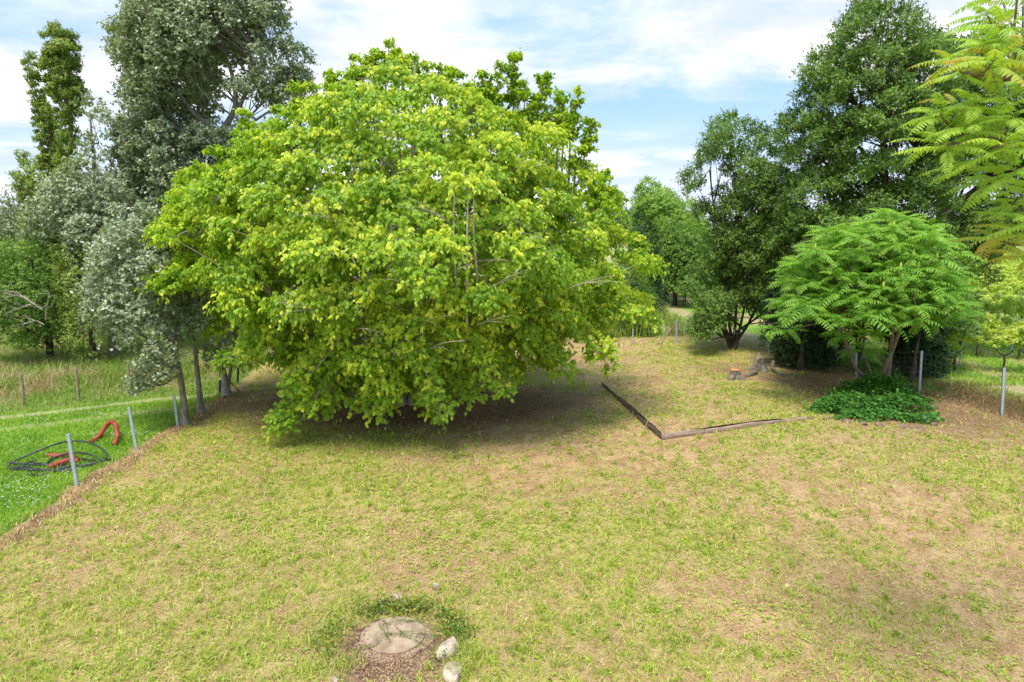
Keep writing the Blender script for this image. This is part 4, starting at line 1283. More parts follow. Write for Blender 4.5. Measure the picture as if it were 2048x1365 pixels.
low = np.array([P(a, b, d_) for a, b, d_ in ((1545, 650, 18.2), (1580, 655, 17.6), (1640, 640, 17.2), (1690, 650, 17.0), (1740, 635, 16.8), (1790, 640, 17.2), (1722, 700, 18.2), (1700, 670, 17.6), (1755, 665, 17.4), (1850, 640, 18), (1870, 660, 18.6), (1900, 630, 18.6), (1560, 625, 18.), (1610, 610, 17.4), (1700, 630, 17.2))])
top = np.array([P(a, b, d_) for a, b, d_ in ((1765, 432, 19), (1795, 430, 19.4), (1735, 445, 18.6), (1820, 440, 19), (1850, 462, 19.3), (1700, 458, 19), (1660, 476, 18.8), (1880, 490, 19), (1780, 455, 18), (1720, 480, 17.6), (1620, 500, 18.3))])
sites = np.vstack([cs, low, top])
sites = sites + rng.normal(0, .09, sites.shape)
for p in sites:
    hh = float(np.clip((p[2] - 2.6) / 2.6, 0, 1))
    rosette(cg, p, rng.uniform(.66, .88), int(rng.integers(7, 10)), ptc=.50, tipy=.12 + .6 * hh * rng.uniform(0, 1) * (1.3 if p[0] < SUM_C[0] else .7), a=.35 + .35 * hh, dr=1.25, pairs=(8, 11), lfl=.25)  # fronds yellower to the left and top: sunlit side put into leaf colour
tp = np.concatenate([s1, s2, s3]); tr2 = np.concatenate([r1_, r2_, r3_])
limbs(tg, sites, tp, tr2, k=14, r0=.040, r1=.014, lift=.25, low=.70, hi=1.0)
tg.build("trunk", M['bark_sumac'], sroot, smooth=True)
cg.build("crown", M['sumac'], sroot)
order = [i for i in np.argsort(sites[:, 1]) if sites[i, 2] > 3.2][::2][:16]
for i in order:
    fgeo = Geo()
    p = sites[i]
    fgeo.tube(np.array([p + [0, 0, .04], p + [0, 0, .10], p + [0, 0, .16], p + [0.01, 0, .23]]), [.022, .042, .030, .006], 7)
    fgeo.build("flower_cone", M['flower'], sroot, smooth=True)

# near sumac whose limbs reach in from the right
base = np.array([6.9, 6.3, float(hgt(6.9, 6.3))])
nroot = empty("near_sumac", base, "near sumac reaching in from the right edge, yellow-green feathery leaves with orange tips", "tree")
tg, cg = Geo(), Geo()
s1, r1_ = stem(tg, [base, base + [-.1, 0, 1.6], base + [0.05, -.1, 3.2], base + [-.1, 0, 5.2], base + [-.3, 0, 7.2]], .13, .05, 16, 9, .01)
nsites = []
for (px, py, D_) in ((1905, 128, 5.6), (1930, 150, 5.9), (1960, 95, 5.6), (1985, 130, 5.3), (2010, 60, 5.6), (2035, 105, 5.5), (1975, 40, 6.1), (2045, 20, 5.8), (2060, 150, 5.9), (2000, 0, 6.2), (2040, -40, 5.6), (2010, 155, 6.3),
                     (1880, 235, 5.7), (1915, 220, 6.1), (1950, 215, 5.5), (1860, 290, 5.9), (1895, 300, 5.5), (1940, 265, 5.4), (1985, 235, 5.8), (2025, 240, 5.4), (1965, 320, 5.6), (2010, 300, 5.2), (2045, 290, 5.6), (1925, 345, 5.9), (2030, 350, 5.4), (2060, 380, 5.6), (1990, 370, 6.0),
                     (2010, 440, 5.7), (2040, 470, 5.5), (2000, 485, 6.0), (2055, 520, 5.6), (2035, 410, 6.0), (2070, 450, 5.3),
                     (2140, 100, 5.6), (2130, 260, 5.8), (2140, 400, 5.8), (2200, 180, 6), (2220, 330, 6.2), (2180, 500, 6.0)):
    p = P(px, py, D_); nsites.append(p)
    red = rng.uniform(0, 1) < .32
    rosette(cg, p, rng.uniform(.38, .53), int(rng.integers(7, 10)), ptc=.45, tipy=(.85 if red else .04), a=.5, dr=1.0, pairs=(12, 16), lfl=.185)
nsites = np.array(nsites)
mains = [([(2500, 280), (2200, 190), (2048, 160), (1985, 152), (1930, 147)], (6.3, 5.7), .024, range(0, 12)),
         ([(2500, 420), (2200, 350), (2060, 300), (1960, 262), (1900, 240)], (6.3, 5.7), .024, range(12, 27)),
         ([(2500, 560), (2250, 520), (2100, 490), (2040, 470), (2000, 460)], (6.3, 5.8), .020, range(27, 33))]
for pp, (d0_, d1_), r_, mem in mains:
    q = poly(px_path(pp, d0_, d1_), 16, .01)
    j = int(np.argmin(np.abs(s1[:, 2] - (q[0][2] - .3))))
    q = np.vstack([s1[j], q])
    rr = np.linspace(r_ * 1.8, r_ * .5, len(q))
    tg.tube(q, rr, 7)
    for m_ in mem:
        s = nsites[m_]
        jj = int(np.argmin(np.linalg.norm(q - (s + [.35, .1, -.25]), axis=1)))
        tg.tube(bez(q[jj], (q[jj] + s) / 2 + [-.05, 0, -.08], s + [0, 0, .03], 6), np.linspace(min(rr[jj], .015), .007, 6), 5, False)
for m_ in range(33, 39):
    s = nsites[m_]; j = int(np.argmin(np.abs(s1[:, 2] - (s[2] - .5))))
    tg.tube(bez(s1[j], (s1[j] + s) / 2 + [0, 0, -.1], s, 6), np.linspace(.03, .01, 6), 5, False)
tg.build("trunk", M['bark_sumac'], nroot, smooth=True)
cg.build("crown", M['sumac_near'], nroot)

# ------------------------------------------------------------------ ivy mound under the umbrella sumac
mc = G(1748, 815)
mroot = empty("ivy_mound", mc, "low spreading mound of dark glossy ivy round the foot of the umbrella sumac", "ground cover plant")
mgeo = Geo()
n = 9500
# outline in ground coordinates
blobs = [(1700, 822, 1.0, .55, .45), (1750, 800, 1.25, .75, .62), (1790, 822, 1.0, .55, .42), (1836, 842, .55, .30, .22), (1660, 822, .5, .35, .28), (1745, 838, .9, .3, .25), (1760, 785, .8, .6, .5)]
pos = []
for px, py, rx, ry, hz in blobs:
    c = G0(px, py)
    k = int(n * (rx * ry) / sum(b_[2] * b_[3] for b_ in blobs))
    th = rng.uniform(0, 2 * PI, k); r_ = rng.uniform(0, 1, k) ** .5 * (1 + .22 * np.sin(th * 5 + px) + .1 * rng.normal(size=k))
    x = c[0] + rx * r_ * np.cos(th); y = c[1] + ry * r_ * np.sin(th)
    h_ = hz * np.sqrt(np.clip(1 - r_ ** 2, .02, 1)) * (.75 + .5 * fbm(x, y, 3.0, 3, 3))
    pos.append(np.stack([x, y, top_z(x, y) + h_ * rng.uniform(.55, 1.08, k)], -1))
pos = np.vstack(pos)
cn = unit(pos - (mc + [0, 0, -.8]))
add_leaves(mgeo, pos, unit(rdir(len(pos)) * [1, 1, .5] + cn * .4 + [0, 0, -.2]), cn + [0, 0, .5] + .5 * rdir(len(pos)), .085 * rng.uniform(.6, 1.3, len(pos)), .95, KITE,
           np.clip(rng.uniform(0, 1, len(pos)) * .7 + .4 * (fbm(pos[:, 0], pos[:, 1], 2.5, 3, 66) - .3), 0, 1), (rng.uniform(0, 1, len(pos)) < .12) * .8)
for _ in range(40):
    p = pos[rng.integers(len(pos))]
    mgeo.tube(bez(p, p + [rng.normal(0, .1), rng.normal(0, .1), .3], p + [rng.normal(0, .25), rng.normal(0, .15), .35], 5), .004, 3, False)
    add_leaves(mgeo, p + rng.uniform(-.15, .15, (12, 3)) + [0, 0, .25], rdir(12), np.array([[0, 0, 1.]]) + .4 * rdir(12), .07, .9, KITE, rng.uniform(0, 1, 12), .3)
mgeo.build("ivy_leaves", M['ivy'], mroot)


def rock(name, label, cat, c, r, mat, seed, group=None, flatten=.6):
    import bmesh
    bm = bmesh.new()
    bmesh.ops.create_icosphere(bm, subdivisions=3, radius=1.0)
    rs = np.random.default_rng(seed)
    k = rs.normal(size=(7, 3)); k = unit(k); o_ = rs.uniform(.55, .95, 7)
    for v_ in bm.verts:
        co = np.array(v_.co)
        for kk, oo in zip(k, o_):     # broken faces
            dd = co @ kk
            if dd > oo:
                co = co - kk * (dd - oo)
        co = co * (1 + .10 * (float(vnoise(co[0] * 4 + seed, co[1] * 4 + co[2] * 3, seed)) - .5))
        v_.co = Vector(co * np.array([r[0], r[1], r[2]]))
    me = bpy.data.meshes.new(name); bm.to_mesh(me); bm.free()
    o_b = link_mesh(name, me, None, mat)
    o_b.location = Vector(c); o_b.rotation_euler = (rs.normal(0, .15), rs.normal(0, .15), rs.uniform(0, 6))
    return tag(o_b, label, cat, group)


edge_lab = ["small red-brown stone at the left tip of the ivy mound where the planks end", "low red-brown stone in front of the left half of the ivy mound", "flat red-brown stone edging the middle of the ivy mound",
            "reddish stone right of the middle of the ivy mound", "larger red-brown stone at the front right of the ivy mound", "red-brown stone at the right tip of the ivy mound",
            "second red-brown stone from the left tip of the ivy mound", "half-buried red-brown stone between the two larger front stones of the ivy mound"]
for i, (px, py, r_) in enumerate(((1622, 838, .10), (1693, 845, .13), (1728, 850, .14), (1760, 852, .15), (1838, 857, .16), (1868, 850, .10), (1650, 840, .09), (1812, 857, .13))):
    p = G(px, py)
    rock("edging_stone", edge_lab[i], "stone", p + [0, 0, .02], (r_ * .9, r_ * .8, r_ * .5), M['redstone'], 40 + i, "stones edging the ivy mound")

# ------------------------------------------------------------------ fences
def steel_post(name, label, pxb, pyb, pxt, pyt, group, r=.028, mat='zinc', D_=None):
    b = G(pxb, pyb)
    t_ = P(pxt, pyt, b[1])
    root = empty(name, b, label, "post", group)
    g = Geo()
    d_ = t_ - b
    n = 6
    L_ = np.linspace(-.25, 1, n)[:, None]
    # T-profile post: web and flange
    for (w_, dpt, oy) in ((r * 1.9, r * .45, -r * .5), (r * .45, r * 1.6, r * .45)):
        prof = np.array([[-w_ / 2, oy - dpt / 2], [w_ / 2, oy - dpt / 2], [w_ / 2, oy + dpt / 2], [-w_ / 2, oy + dpt / 2]])
        vv = []
        for q in L_[:, 0]:
            c_ = b + d_ * q
            vv.append(np.stack([c_[0] + prof[:, 0], c_[1] + prof[:, 1], np.full(4, c_[2])], -1))
        vv = np.vstack(vv); ii_ = (np.arange(n - 1)[:, None] * 4)
        fs = np.concatenate([np.stack([ii_[:, 0] + a_, ii_[:, 0] + (a_ + 1) % 4, ii_[:, 0] + 4 + (a_ + 1) % 4, ii_[:, 0] + 4 + a_], -1) for a_ in range(4)])
        g.add(vv, fs)
        g.add(vv[-4:], [[0, 1, 2, 3]])
    g.build("post_shaft", M[mat], root)
    return root, b, t_


lposts = (((155, 974), (137, 868), "nearest pale galvanised steel post, left boundary, in front of the coiled pipes", .034),
          ((274, 901), (258, 815), "second pale steel post on the left, right of the arched red pipe", .032),
          ((356, 853), (348, 789), "third pale steel post on the left, touching the young poplar's low silver leaves", .032))
for (pb, pt, lab, r_) in lposts:
    steel_post("steel_post", lab, *pb, *pt, "steel posts of the left boundary", r=r_)
rposts = (((2003, 833), (2008, 736), "nearest grey steel post at the right edge, standing against the earth bank", .036, 'zinc'),
          ((1838, 785), (1843, 702), "grey steel post right of the umbrella sumac beside the small dark bush", .036, 'zinc'),
          ((1712, 754), (1712, 702), "grey steel post seen between the sumac's two trunks", .036, 'zinc'),
          ((1615, 736), (1616, 668), "grey steel post in front of the rounded dark evergreen bush", .038, 'zinc'),
          ((1537, 713), (1537, 665), "grey steel post at the left side of the rounded dark evergreen bush", .032, 'zinc'),
          ((1469, 697), (1469, 655), "grey steel post standing in the many-stemmed foot of the smaller oak", .034, 'zinc'),
          ((1353, 686), (1353, 640), "braced grey corner post at the far end of the right fence", .040, 'zinc'))
RP = []
for (pb, pt, lab, r_, m_) in rposts:
    root, b, t_ = steel_post("fence_post", lab, *pb, *pt, "posts of the right fence", r=r_, mat=m_)
    RP.append((b, t_, root))
cb, ct, croot = RP[-1]
g = Geo()
for e in ((1322, 688), (1312, 690)):
    g.tube(np.array([ct * .85 + cb * .15, G(*e)]), .02, 5)
g.build("brace", M['postwood'], croot)
# small far post left of it, and two dark braced posts on the left
steel_post("fence_post", "thin grey post left of the braced corner post, under the lime-green tree's right edge", 1265, 690, 1266, 652, "posts of the right fence", r=.026)
for (pb, pt, lab, braces) in (((440, 790), (441, 737), "dark steel post with a slanting brace behind the young poplar trunks", [(482, 787)]),
                              ((446, 783), (443, 728), "second dark steel post close beside the braced one behind the poplar trunks", []),
                              ((475, 768), (477, 736), "thin far dark post at the track right of the young poplar trunks", [])):
    root, b, t_ = steel_post("dark_fence_post", lab, *pb, *pt, None, r=.035, mat='darkmetal')
    for e in braces:
        g = Geo(); g.tube(np.array([t_ * .9 + b * .1, G(*e)]), .016, 5); g.build("brace", M['darkmetal'], root)
# woven wire on the right fence, one panel for each bay
labs = ["nearest wire mesh panel between the two rightmost grey posts", "wire mesh panel right of the umbrella sumac's ivy mound", "wire mesh panel behind the umbrella sumac's trunks", "wire mesh panel in front of the rounded dark evergreen bush",
        "wire mesh panel between the smaller oak and the dark evergreen bush", "far wire mesh panel left of the smaller oak's foot"]
ext = (np.array([13.6, 13.6, float(hgt(13.6, 13.6))]), np.array([13.62, 13.6, float(hgt(13.6, 13.6)) + 1.25]))
bays = [(RP[i][0], RP[i][1], RP[i + 1][0], RP[i + 1][1]) for i in range(6)]
for i, (b0, t0, b1_, t1) in enumerate(bays):
    g = Geo()
    for q in np.linspace(.06, .97, 8):
        a_, c_ = b0 + (t0 - b0) * q, b1_ + (t1 - b1_) * q
        mid = (a_ + c_) / 2 + [0, 0, -.015]
        g.tube(np.array([a_, mid, c_]), .0022, 3, False)
    Lb = np.linalg.norm(b1_ - b0)
    nv = int(Lb / .16)
    for k in range(1, nv):
        f = k / nv
        a_ = b0 + (b1_ - b0) * f; c_ = t0 + (t1 - t0) * f
        g.tube(np.array([a_ + (c_ - a_) * .06, a_ + (c_ - a_) * .97]), .0010, 3, False)
    tag(g.build("wire_mesh", M['wire']), labs[i], "wire mesh", "mesh panels of the right fence")

for (pb, pt, lab) in (((47, 813), (42, 748), "leftmost weathered wooden stake behind the dirt track"), ((158, 803), (151, 738), "middle weathered wooden stake behind the dirt track"),
                      ((263, 792), (255, 726), "rightmost and tallest weathered wooden stake behind the dirt track, left of the silver leaves")):
    b = G(*pb); t_ = P(*pt, b[1])
    g = Geo(); q = poly([b - [0, 0, .2], b, (b + t_) / 2 + [.015, 0, 0], t_], 9, .006)
    g.tube(q, np.linspace(.042, .034, 9), 8)
    o_ = g.build("wooden_stake", M['postwood'], None, smooth=False)
    tag(o_, lab, "stake", "wooden stakes behind the track")

# ------------------------------------------------------------------ plank edging
def plank_run(pts, label_root, name, labels, cut, mat, lean=0.0):
    """boards standing on edge along the line, one object for each board"""
    pts = [np.asarray(p[:2], float) for p in pts]
    d = np.concatenate([[0], np.cumsum([np.linalg.norm(b_ - a_) for a_, b_ in zip(pts[:-1], pts[1:])])])
    for (f0, f1), lab in zip(cut, labels):
        n = 14
        s = np.linspace(d[-1] * f0, d[-1] * f1 - .015, n)
        xy = np.stack([np.interp(s, d, [p[i] for p in pts]) for i in range(2)], -1)
        for _ in range(2):
            xy[1:-1] = .25 * xy[:-2] + .5 * xy[1:-1] + .25 * xy[2:]
        tg_ = unit(np.gradient(xy, axis=0)); nr = np.stack([-tg_[:, 1], tg_[:, 0]], -1)
        g = Geo(); th = .013
        z0 = hgt(xy[:, 0], xy[:, 1]) - .06
        hh = .150 + .010 * np.sin(s * 3) 
        fr = s / d[-1]
        tops = z0 + .06 + hh - fr * .06
        ring = np.stack([np.stack([xy[:, 0] + nr[:, 0] * a_, xy[:, 1] + nr[:, 1] * a_, zz_], -1) for a_, zz_ in ((-th, z0), (th, z0), (th + lean, tops), (-th + lean, tops))], 1)
        v = ring.reshape(-1, 3); ii_ = np.arange(n - 1) * 4
        fs = np.concatenate([np.stack([ii_ + a_, ii_ + (a_ + 1) % 4, ii_ + 4 + (a_ + 1) % 4, ii_ + 4 + a_], -1) for a_ in range(4)])
        g.add(v, fs); g.add(ring[0], [[0, 1, 2, 3]]); g.add(ring[-1], [[3, 2, 1, 0]])
        tag(g.build(name, M[mat]), lab, "plank", "planks round the raised lawn")


def off(p, q, s):
    return p
cor = BC[:2]
plank_run([cor + [.0, -.03], BC[:2] + (BB - BC)[:2] * .3 + [0, -.07], BC[:2] + (BB - BC)[:2] * .65 + [0, -.03], BB[:2] + [0, -.05]], "", "edging_plank",
          ["pale weathered plank running right from the raised lawn's front corner", "long weathered plank continuing right from the pale corner plank", "half-buried plank end running into the ivy mound"],
          [(0, .26), (.26, .80), (.80, 1.0)], 'plank')
side_pts = [cor + [-.035, -.02], G0(1290, 850)[:2] + [-.03, 0], G0(1262, 826)[:2] + [.02, 0], G0(1244, 806)[:2] + [-.03, 0], G0(1224, 788)[:2] + [-.02, 0], G0(1203, 770)[:2]]
plank_run(side_pts, "", "edging_plank",
          ["warped plank from the raised lawn's front corner back towards the big tree", "dark bowed plank in the middle of the raised lawn's left side", "farthest plank of the raised lawn's left side"],
          [(0.0, .40), (.40, .72), (.72, 1.0)], 'plankshade')
cp = Geo(); cp.box(BC + [-.02, -.05, .06], (.045, .045, .30), .5)
tag(cp.build("corner_stake", M['postwood']), "short wooden stake pinning the corner where the planks meet", "stake")
for i, (px, py, lab) in enumerate(((1265, 838, "thin peg leaning against the middle of the warped side planks"), (1294, 856, "thin peg leaning against the side plank nearest the corner"))):
    p = G(px, py)
    g = Geo(); g.tube(np.array([p + [-.06, -.06, -.02], p + [.02, .03, .2]]), .012, 6)
    tag(g.build("peg", M['postwood']), lab, "peg", "pegs holding the side planks")

# ------------------------------------------------------------------ stumps and root
def stump(name, label, c, r, h_, bark, top_m, seed, jag=.0):
    root = empty(name, c, label, "tree stump")
    rs = np.random.default_rng(seed)
    g = Geo(); n = 20; th = np.linspace(0, 2 * PI, n, endpoint=False)
    lob = 1 + .22 * np.sin(th * 3 + seed) + .12 * np.sin(th * 5 + 2 * seed)
    rings = []
    lv = [-.06, 0.0, .25, .6, .85, 1.0]
    for q in lv:
        fl = 1 + .75 * (1 - max(q, 0)) ** 3
        rr = r * (1 + (lob - 1) * (1.6 - q)) * fl
        top_v = h_ * q * (1 + jag * (np.sin(th * 2 + seed) * .5 + rs.normal(0, .25, n)) * (q > .8))
        rings.append(np.stack([c[0] + rr * np.cos(th), c[1] + rr * np.sin(th), c[2] + top_v], -1))
    v = np.vstack(rings); ii_ = np.arange(len(lv) - 1)[:, None] * n; j = np.arange(n)[None]
    g.add(v, np.stack([ii_ + j, ii_ + (j + 1) % n, ii_ + n + (j + 1) % n, ii_ + n + j], -1).reshape(-1, 4))
    g.build("bark", bark, root, smooth=True)
    t_ = Geo(); tr_ = rings[-1] * 1.0; cen_ = tr_.mean(0)
    tr_ = cen_ + (tr_ - cen_) * .97 + [0, 0, .004]
    t_.add(np.vstack([tr_, cen_ + [0, 0, .02 - .06 * (jag > 0)]]), np.stack([np.arange(n), (np.arange(n) + 1) % n, np.full(n, n)], -1))
    t_.build("cut_face", top_m, root)
    return root


stump("tree_stump", "small sawn stump with a fresh orange cut face at the back of the raised lawn", G(1469, 758), .16, .30, M['mossbark'], M['freshcut'], 3)
stump("tree_stump", "larger jagged grey old stump right of the orange-topped one", G(1519, 741), .19, .40, M['mossbark'], M['mossbark'], 5, jag=.55)
g = Geo(); q = poly([G(1512, 748) + [0, 0, .05], G(1500, 752) + [0, 0, .1], G(1485, 757) + [0, 0, .0]], 6, .01); g.tube(q, [.08, .1, .08, .07, .06, .03], 7)
tag(g.build("root", M['mossbark']), "short grey root lying between the two stumps", "root")
g = Geo(); q = poly([G(1545, 738) + [0, 0, .25], G(1541, 742) + [0, 0, .06], G(1560, 750) + [0, 0, .05], G(1580, 757) + [0, 0, .0]], 10, .02); g.tube(q, np.linspace(.07, .04, 10), 7)
tag(g.build("root", M['mossbark']), "upturned crooked mossy root right of the old stump", "root")

# ------------------------------------------------------------------ manhole with its ring of plants and stones
slab = empty("manhole", MAN, "round concrete manhole lid set in old concrete amid bare earth in the foreground", "manhole")
mz = float(hgt(MAN[0], MAN[1]))


def disc(g, c, rx, ry, z0, z1, n=48, wob=0.0, seed=1, bev=.012):
    th = np.linspace(0, 2 * PI, n, endpoint=False)
    w_ = 1 + wob * (np.sin(3 * th + seed) * .5 + np.sin(7 * th + seed * 2) * .3 + np.sin(11 * th) * .2)
    rings = [(1, z0), (1, z1 - bev), (1 - bev / rx, z1)]
    v = np.vstack([np.stack([c[0] + rx * w_ * s * np.cos(th), c[1] + ry * w_ * s * np.sin(th), np.full(n, z)], -1) for s, z in rings] + [np.array([[c[0], c[1], z1]])])
    j = np.arange(n)
    for k in range(2):
        g.add(v, np.stack([k * n + j, k * n + (j + 1) % n, (k + 1) * n + (j + 1) % n, (k + 1) * n + j], -1))
    g.add(v, np.stack([2 * n + j, 2 * n + (j + 1) % n, np.full(n, 3 * n)], -1))


g = Geo(); disc(g, MAN + [0, -.02, 0], .46, .42, mz - .06, mz + .008, wob=.12); g.build("surround", M['oldslab'], slab, smooth=False)
g = Geo(); disc(g, MAN + [0, .02, 0], .37, .36, mz - .02, mz + .038); g.build("lid", M['concrete'], slab, smooth=False)
# bare reddish earth with chips in front
eg = Geo()
x = MAN[0] + rng.normal(0.02, .42, 4600); y = MAN[1] - .50 + rng.normal(0, .42, 4600)
ok = np.hypot((x - MAN[0]) / .62, (y - MAN[1] + .40) / .9) < 1.05
ok &= np.hypot(x - MAN[0], y - MAN[1]) > .345
x, y = x[ok], y[ok]
add_leaves(eg, np.stack([x, y, hgt(x, y) + .012], -1), rdir(len(x)) * [1, 1, .25], np.array([0, 0, 1.]) + .5 * rdir(len(x)), rng.uniform(.010, .034, len(x)), .8, KITE, rng.uniform(0, .45, len(x)), (rng.uniform(0, 1, len(x)) < .6) * .85)
tag(eg.build("wood_chips", M['straw']), "small wood chips and dry bits on the bare earth in front of the manhole", "chips", None, "stuff")
ring = []
for i in range(4600):
    th = rng.uniform(-.75, PI + .95)
    rr = rng.normal(1.0, .13)
    ring.append((MAN[0] + .74 * rr * math.cos(th) * (1.05 if th > 1.5 else 1.0), MAN[1] - .02 + .62 * rr * math.sin(th), th))
ring = np.array(ring)
ring = ring[rng.uniform(0, 1, len(ring)) < .15 + 1.5 * sm(fbm(ring[:, 0], ring[:, 1], 4.0, 3, 19), .32, .72)]
ring[:, :2] += rng.normal(0, .05, (len(ring), 2))
m_ = len(ring)
hz_ = (.06 + .10 * fbm(ring[:, 0], ring[:, 1], 3.5, 3, 9)) * rng.uniform(.1, 1.2, m_)
rp = np.stack([ring[:, 0], ring[:, 1], hgt(ring[:, 0], ring[:, 1]) + hz_], -1)
rg = Geo()
add_leaves(rg, rp, unit(rdir(m_) + [0, 0, .1]), np.array([0, 0, 1.]) + .6 * rdir(m_), .042 * rng.uniform(.6, 1.3, m_), .75, KITE, np.clip(rng.uniform(0, 1, m_), 0, 1), (rng.uniform(0, 1, m_) < .35) * rng.uniform(.3, 1, m_))
for _ in range(9):     # runners creeping over the lid
    a_ = rng.uniform(0, 2 * PI)
    p0 = MAN + [.5 * math.cos(a_), .45 * math.sin(a_), .03]
    p1 = MAN + [rng.normal(0, .12), rng.normal(0, .12), .062]
    q = poly([p0, (p0 + p1) / 2 + [rng.normal(0, .06), rng.normal(0, .06), .03], p1], 9, .008)
    rg.tube(q, .003, 3, False, a=.2)
    q8 = np.repeat(q, 2, 0) + rng.normal(0, .012, (18, 3)) * [1, 1, .2]
    add_leaves(rg, q8, rdir(18) * [1, 1, .3], np.array([[0, 0, 1.]]) + .4 * rdir(18), .03, .8, KITE, rng.uniform(.3, 1, 18), .2)
tag(rg.build("creeper", M['creeper']), "creeping plant with small green and yellow leaves ringing the manhole", "creeper")
tg_ = Geo()
for (px, py, n, s_) in ((935, 1310, 420, .10), (925, 1345, 260, .12), (640, 1280, 300, .07), (980, 1250, 250, .05), (620, 1340, 300, .08), (690, 1330, 300, .07), (910, 1260, 220, .05), (560, 1290, 160, .06)):
    c = G0(px, py)
    x = c[0] + rng.normal(0, .11, n); y = c[1] + rng.normal(0, .09, n)
    blades(tg_, x, y, hgt(x, y), s_ * 1.3, .007, rng.uniform(.2, 1, n), (rng.uniform(0, 1, n) < .35) * .6, lean=.5)
tag(tg_.build("edge_grass", M['grass']), "longer grass tufts growing round the manhole stones", "grass", None, "stuff")
for i, (px, py, r_, lab) in enumerate(((795, 1206, (.09, .07, .13), "pale upright stone in the creeper behind the manhole lid"), (873, 1180, (.06, .05, .08), "small white stone behind the right side of the manhole, apart from the creeper"),
                                       (766, 1214, (.05, .05, .07), "small grey-brown stone left of the pale stone behind the manhole"), (888, 1247, (.04, .04, .05), "tiny white stone in the creeper right of the manhole lid"),
                                       (899, 1307, (.10, .22, .13), "longest pale stone right of the manhole earth"), (907, 1354, (.19, .12, .10), "pale tapering stone nearest the camera right of the manhole"), (668, 1363, (.05, .04, .04), "small pale stone at the bottom left of the manhole earth"))):
    p = G(px, py)
    rock("pale_stone", lab, "stone", p + [0, 0, r_[2] * .35], r_, M['stone'], 70 + i, "pale stones round the manhole")

# ------------------------------------------------------------------ pipes in the grass on the left
def ribbed(pts, r, n, m, name, label, cat, rib=.14, sides=12, per=2):
    q = poly(pts, n)
    i = np.arange(n)
    g = Geo(); g.tube(q, r * (1 + rib * ((i // per) % 2)), sides)
    return tag(g.build(name, M[m], None, smooth=False), label, cat)


p = lambda a, b, dy=0, z=0: G(a, b) + np.array([0, dy, z])
ribbed([p(182, 888, 0, .03), p(200, 880, 0, .10), p(214, 871, 0, .24), p(226, 871, 0, .36), p(235, 878, 0, .34), p(237, 886, 0, .18), p(229, 893, 0, .03)], .047, 150, 'redpipe', "corrugated_pipe",
       "thick red corrugated pipe arching out of the grass beside the second steel post", "pipe")
ribbed([p(100, 940, 0, .05), p(118, 935, 0, .08), p(140, 928, 0, .08), p(158, 927, 0, .05)], .060, 110, 'redpipe', "corrugated_pipe", "short thick red corrugated pipe lying under the black coil by the nearest steel post", "pipe")
ribbed([p(96, 915, 0, .04), p(118, 917, 0, .05), p(138, 912, 0, .04), p(150, 920, 0, .03)], .05, 90, 'redpipe', "corrugated_pipe", "thinner red corrugated pipe behind the black coil", "pipe")
root = empty("black_hose", G(115, 930), "loosely coiled black plastic hose in the grass behind the nearest steel post", "hose")
g = Geo()
c0 = G(118, 930)
for (ox, oy, ra, rb, t0, t1, lift) in ((0, 0, .92, .55, .3, 5.6, .30), (.12, -.10, .70, .36, 2.6, 8.2, .05), (-.05, .10, .98, .34, 3.3, 6.9, .07), (.30, .02, .55, .26, -1.0, 3.6, .12), (-.12, -.22, .62, .22, 2.8, 6.4, .03)):
    th = np.linspace(t0, t1, 46)
    wob_ = 1 + .08 * np.sin(th * 2.3 + ox * 9)
    q = np.stack([c0[0] + ox + ra * wob_ * np.cos(th), c0[1] + oy + rb * wob_ * np.sin(th) + .04 * np.cos(th * 3), c0[2] + .045 + .03 * np.sin(th * 1.7 + oy * 9) ** 2 + lift * np.clip(np.sin(th), 0, 1) ** 2 * (th < 3.2)], -1)
    g.tube(q, .019, 7)
q = poly([p(42, 938, 0, .02), p(70, 930, 0, .05), p(90, 934, 0, .04), p(110, 925, 0, .1)], 14); g.tube(q, .02, 7)
q = poly([p(55, 950, 0, .03), p(75, 955, 0, .04), p(95, 952, 0, .04), p(100, 947, 0, .05)], 14); g.tube(q, .022, 7)
g.build("hose_coil", M['blackpipe'], root, smooth=True)

# ------------------------------------------------------------------ vineyard
def vine_proto(seed):
    global rng
    keep_ = rng; rng = np.random.default_rng(seed)
    root = empty("grape_vine", (0, 0, 0), "x", "vine")
    tg, cg = Geo(), Geo()
    a_ = rng.uniform(-.12, .12)
    q = poly([[0, 0, -.1], [a_, .03, .22], [-.02 + a_, 0, .5], [a_ * .5, .02, .68]], 8, .015)
    tg.tube(q, np.linspace(.045, .034, 8), 7)
    tips = []
    for s in (-1, 1):
        e = q[-1] + [s * rng.uniform(.22, .38), rng.normal(0, .06), rng.uniform(.05, .22)]
        tg.tube(bez(q[-1], q[-1] + [s * .15, 0, .02], e, 5), np.linspace(.038, .018, 5), 5)
        tips += [e, (e + q[-1]) / 2 + [0, 0, .05]]
    sites = []
    for t_ in tips + [q[-1] + [0, 0, .1]]:
        for _ in range(4):
            sites.append(t_ + [rng.normal(0, .30), rng.normal(0, .16), rng.uniform(.02, .58)])
    sites = np.array(sites)
    cen_ = np.tile(q[-1] + [0, 0, .1], (len(sites), 1))
    foliage(cg, sites, cen_, .28, 18, 5, .125, 1.0, KITE, droop=.3, up=.7, young=.9, young_p=.4, tone=.12)
    tg.build("trunk", M['bark_dark'], root, smooth=True)
    cg.build("foliage", M['vine'], root)
    rng = keep_
    return root


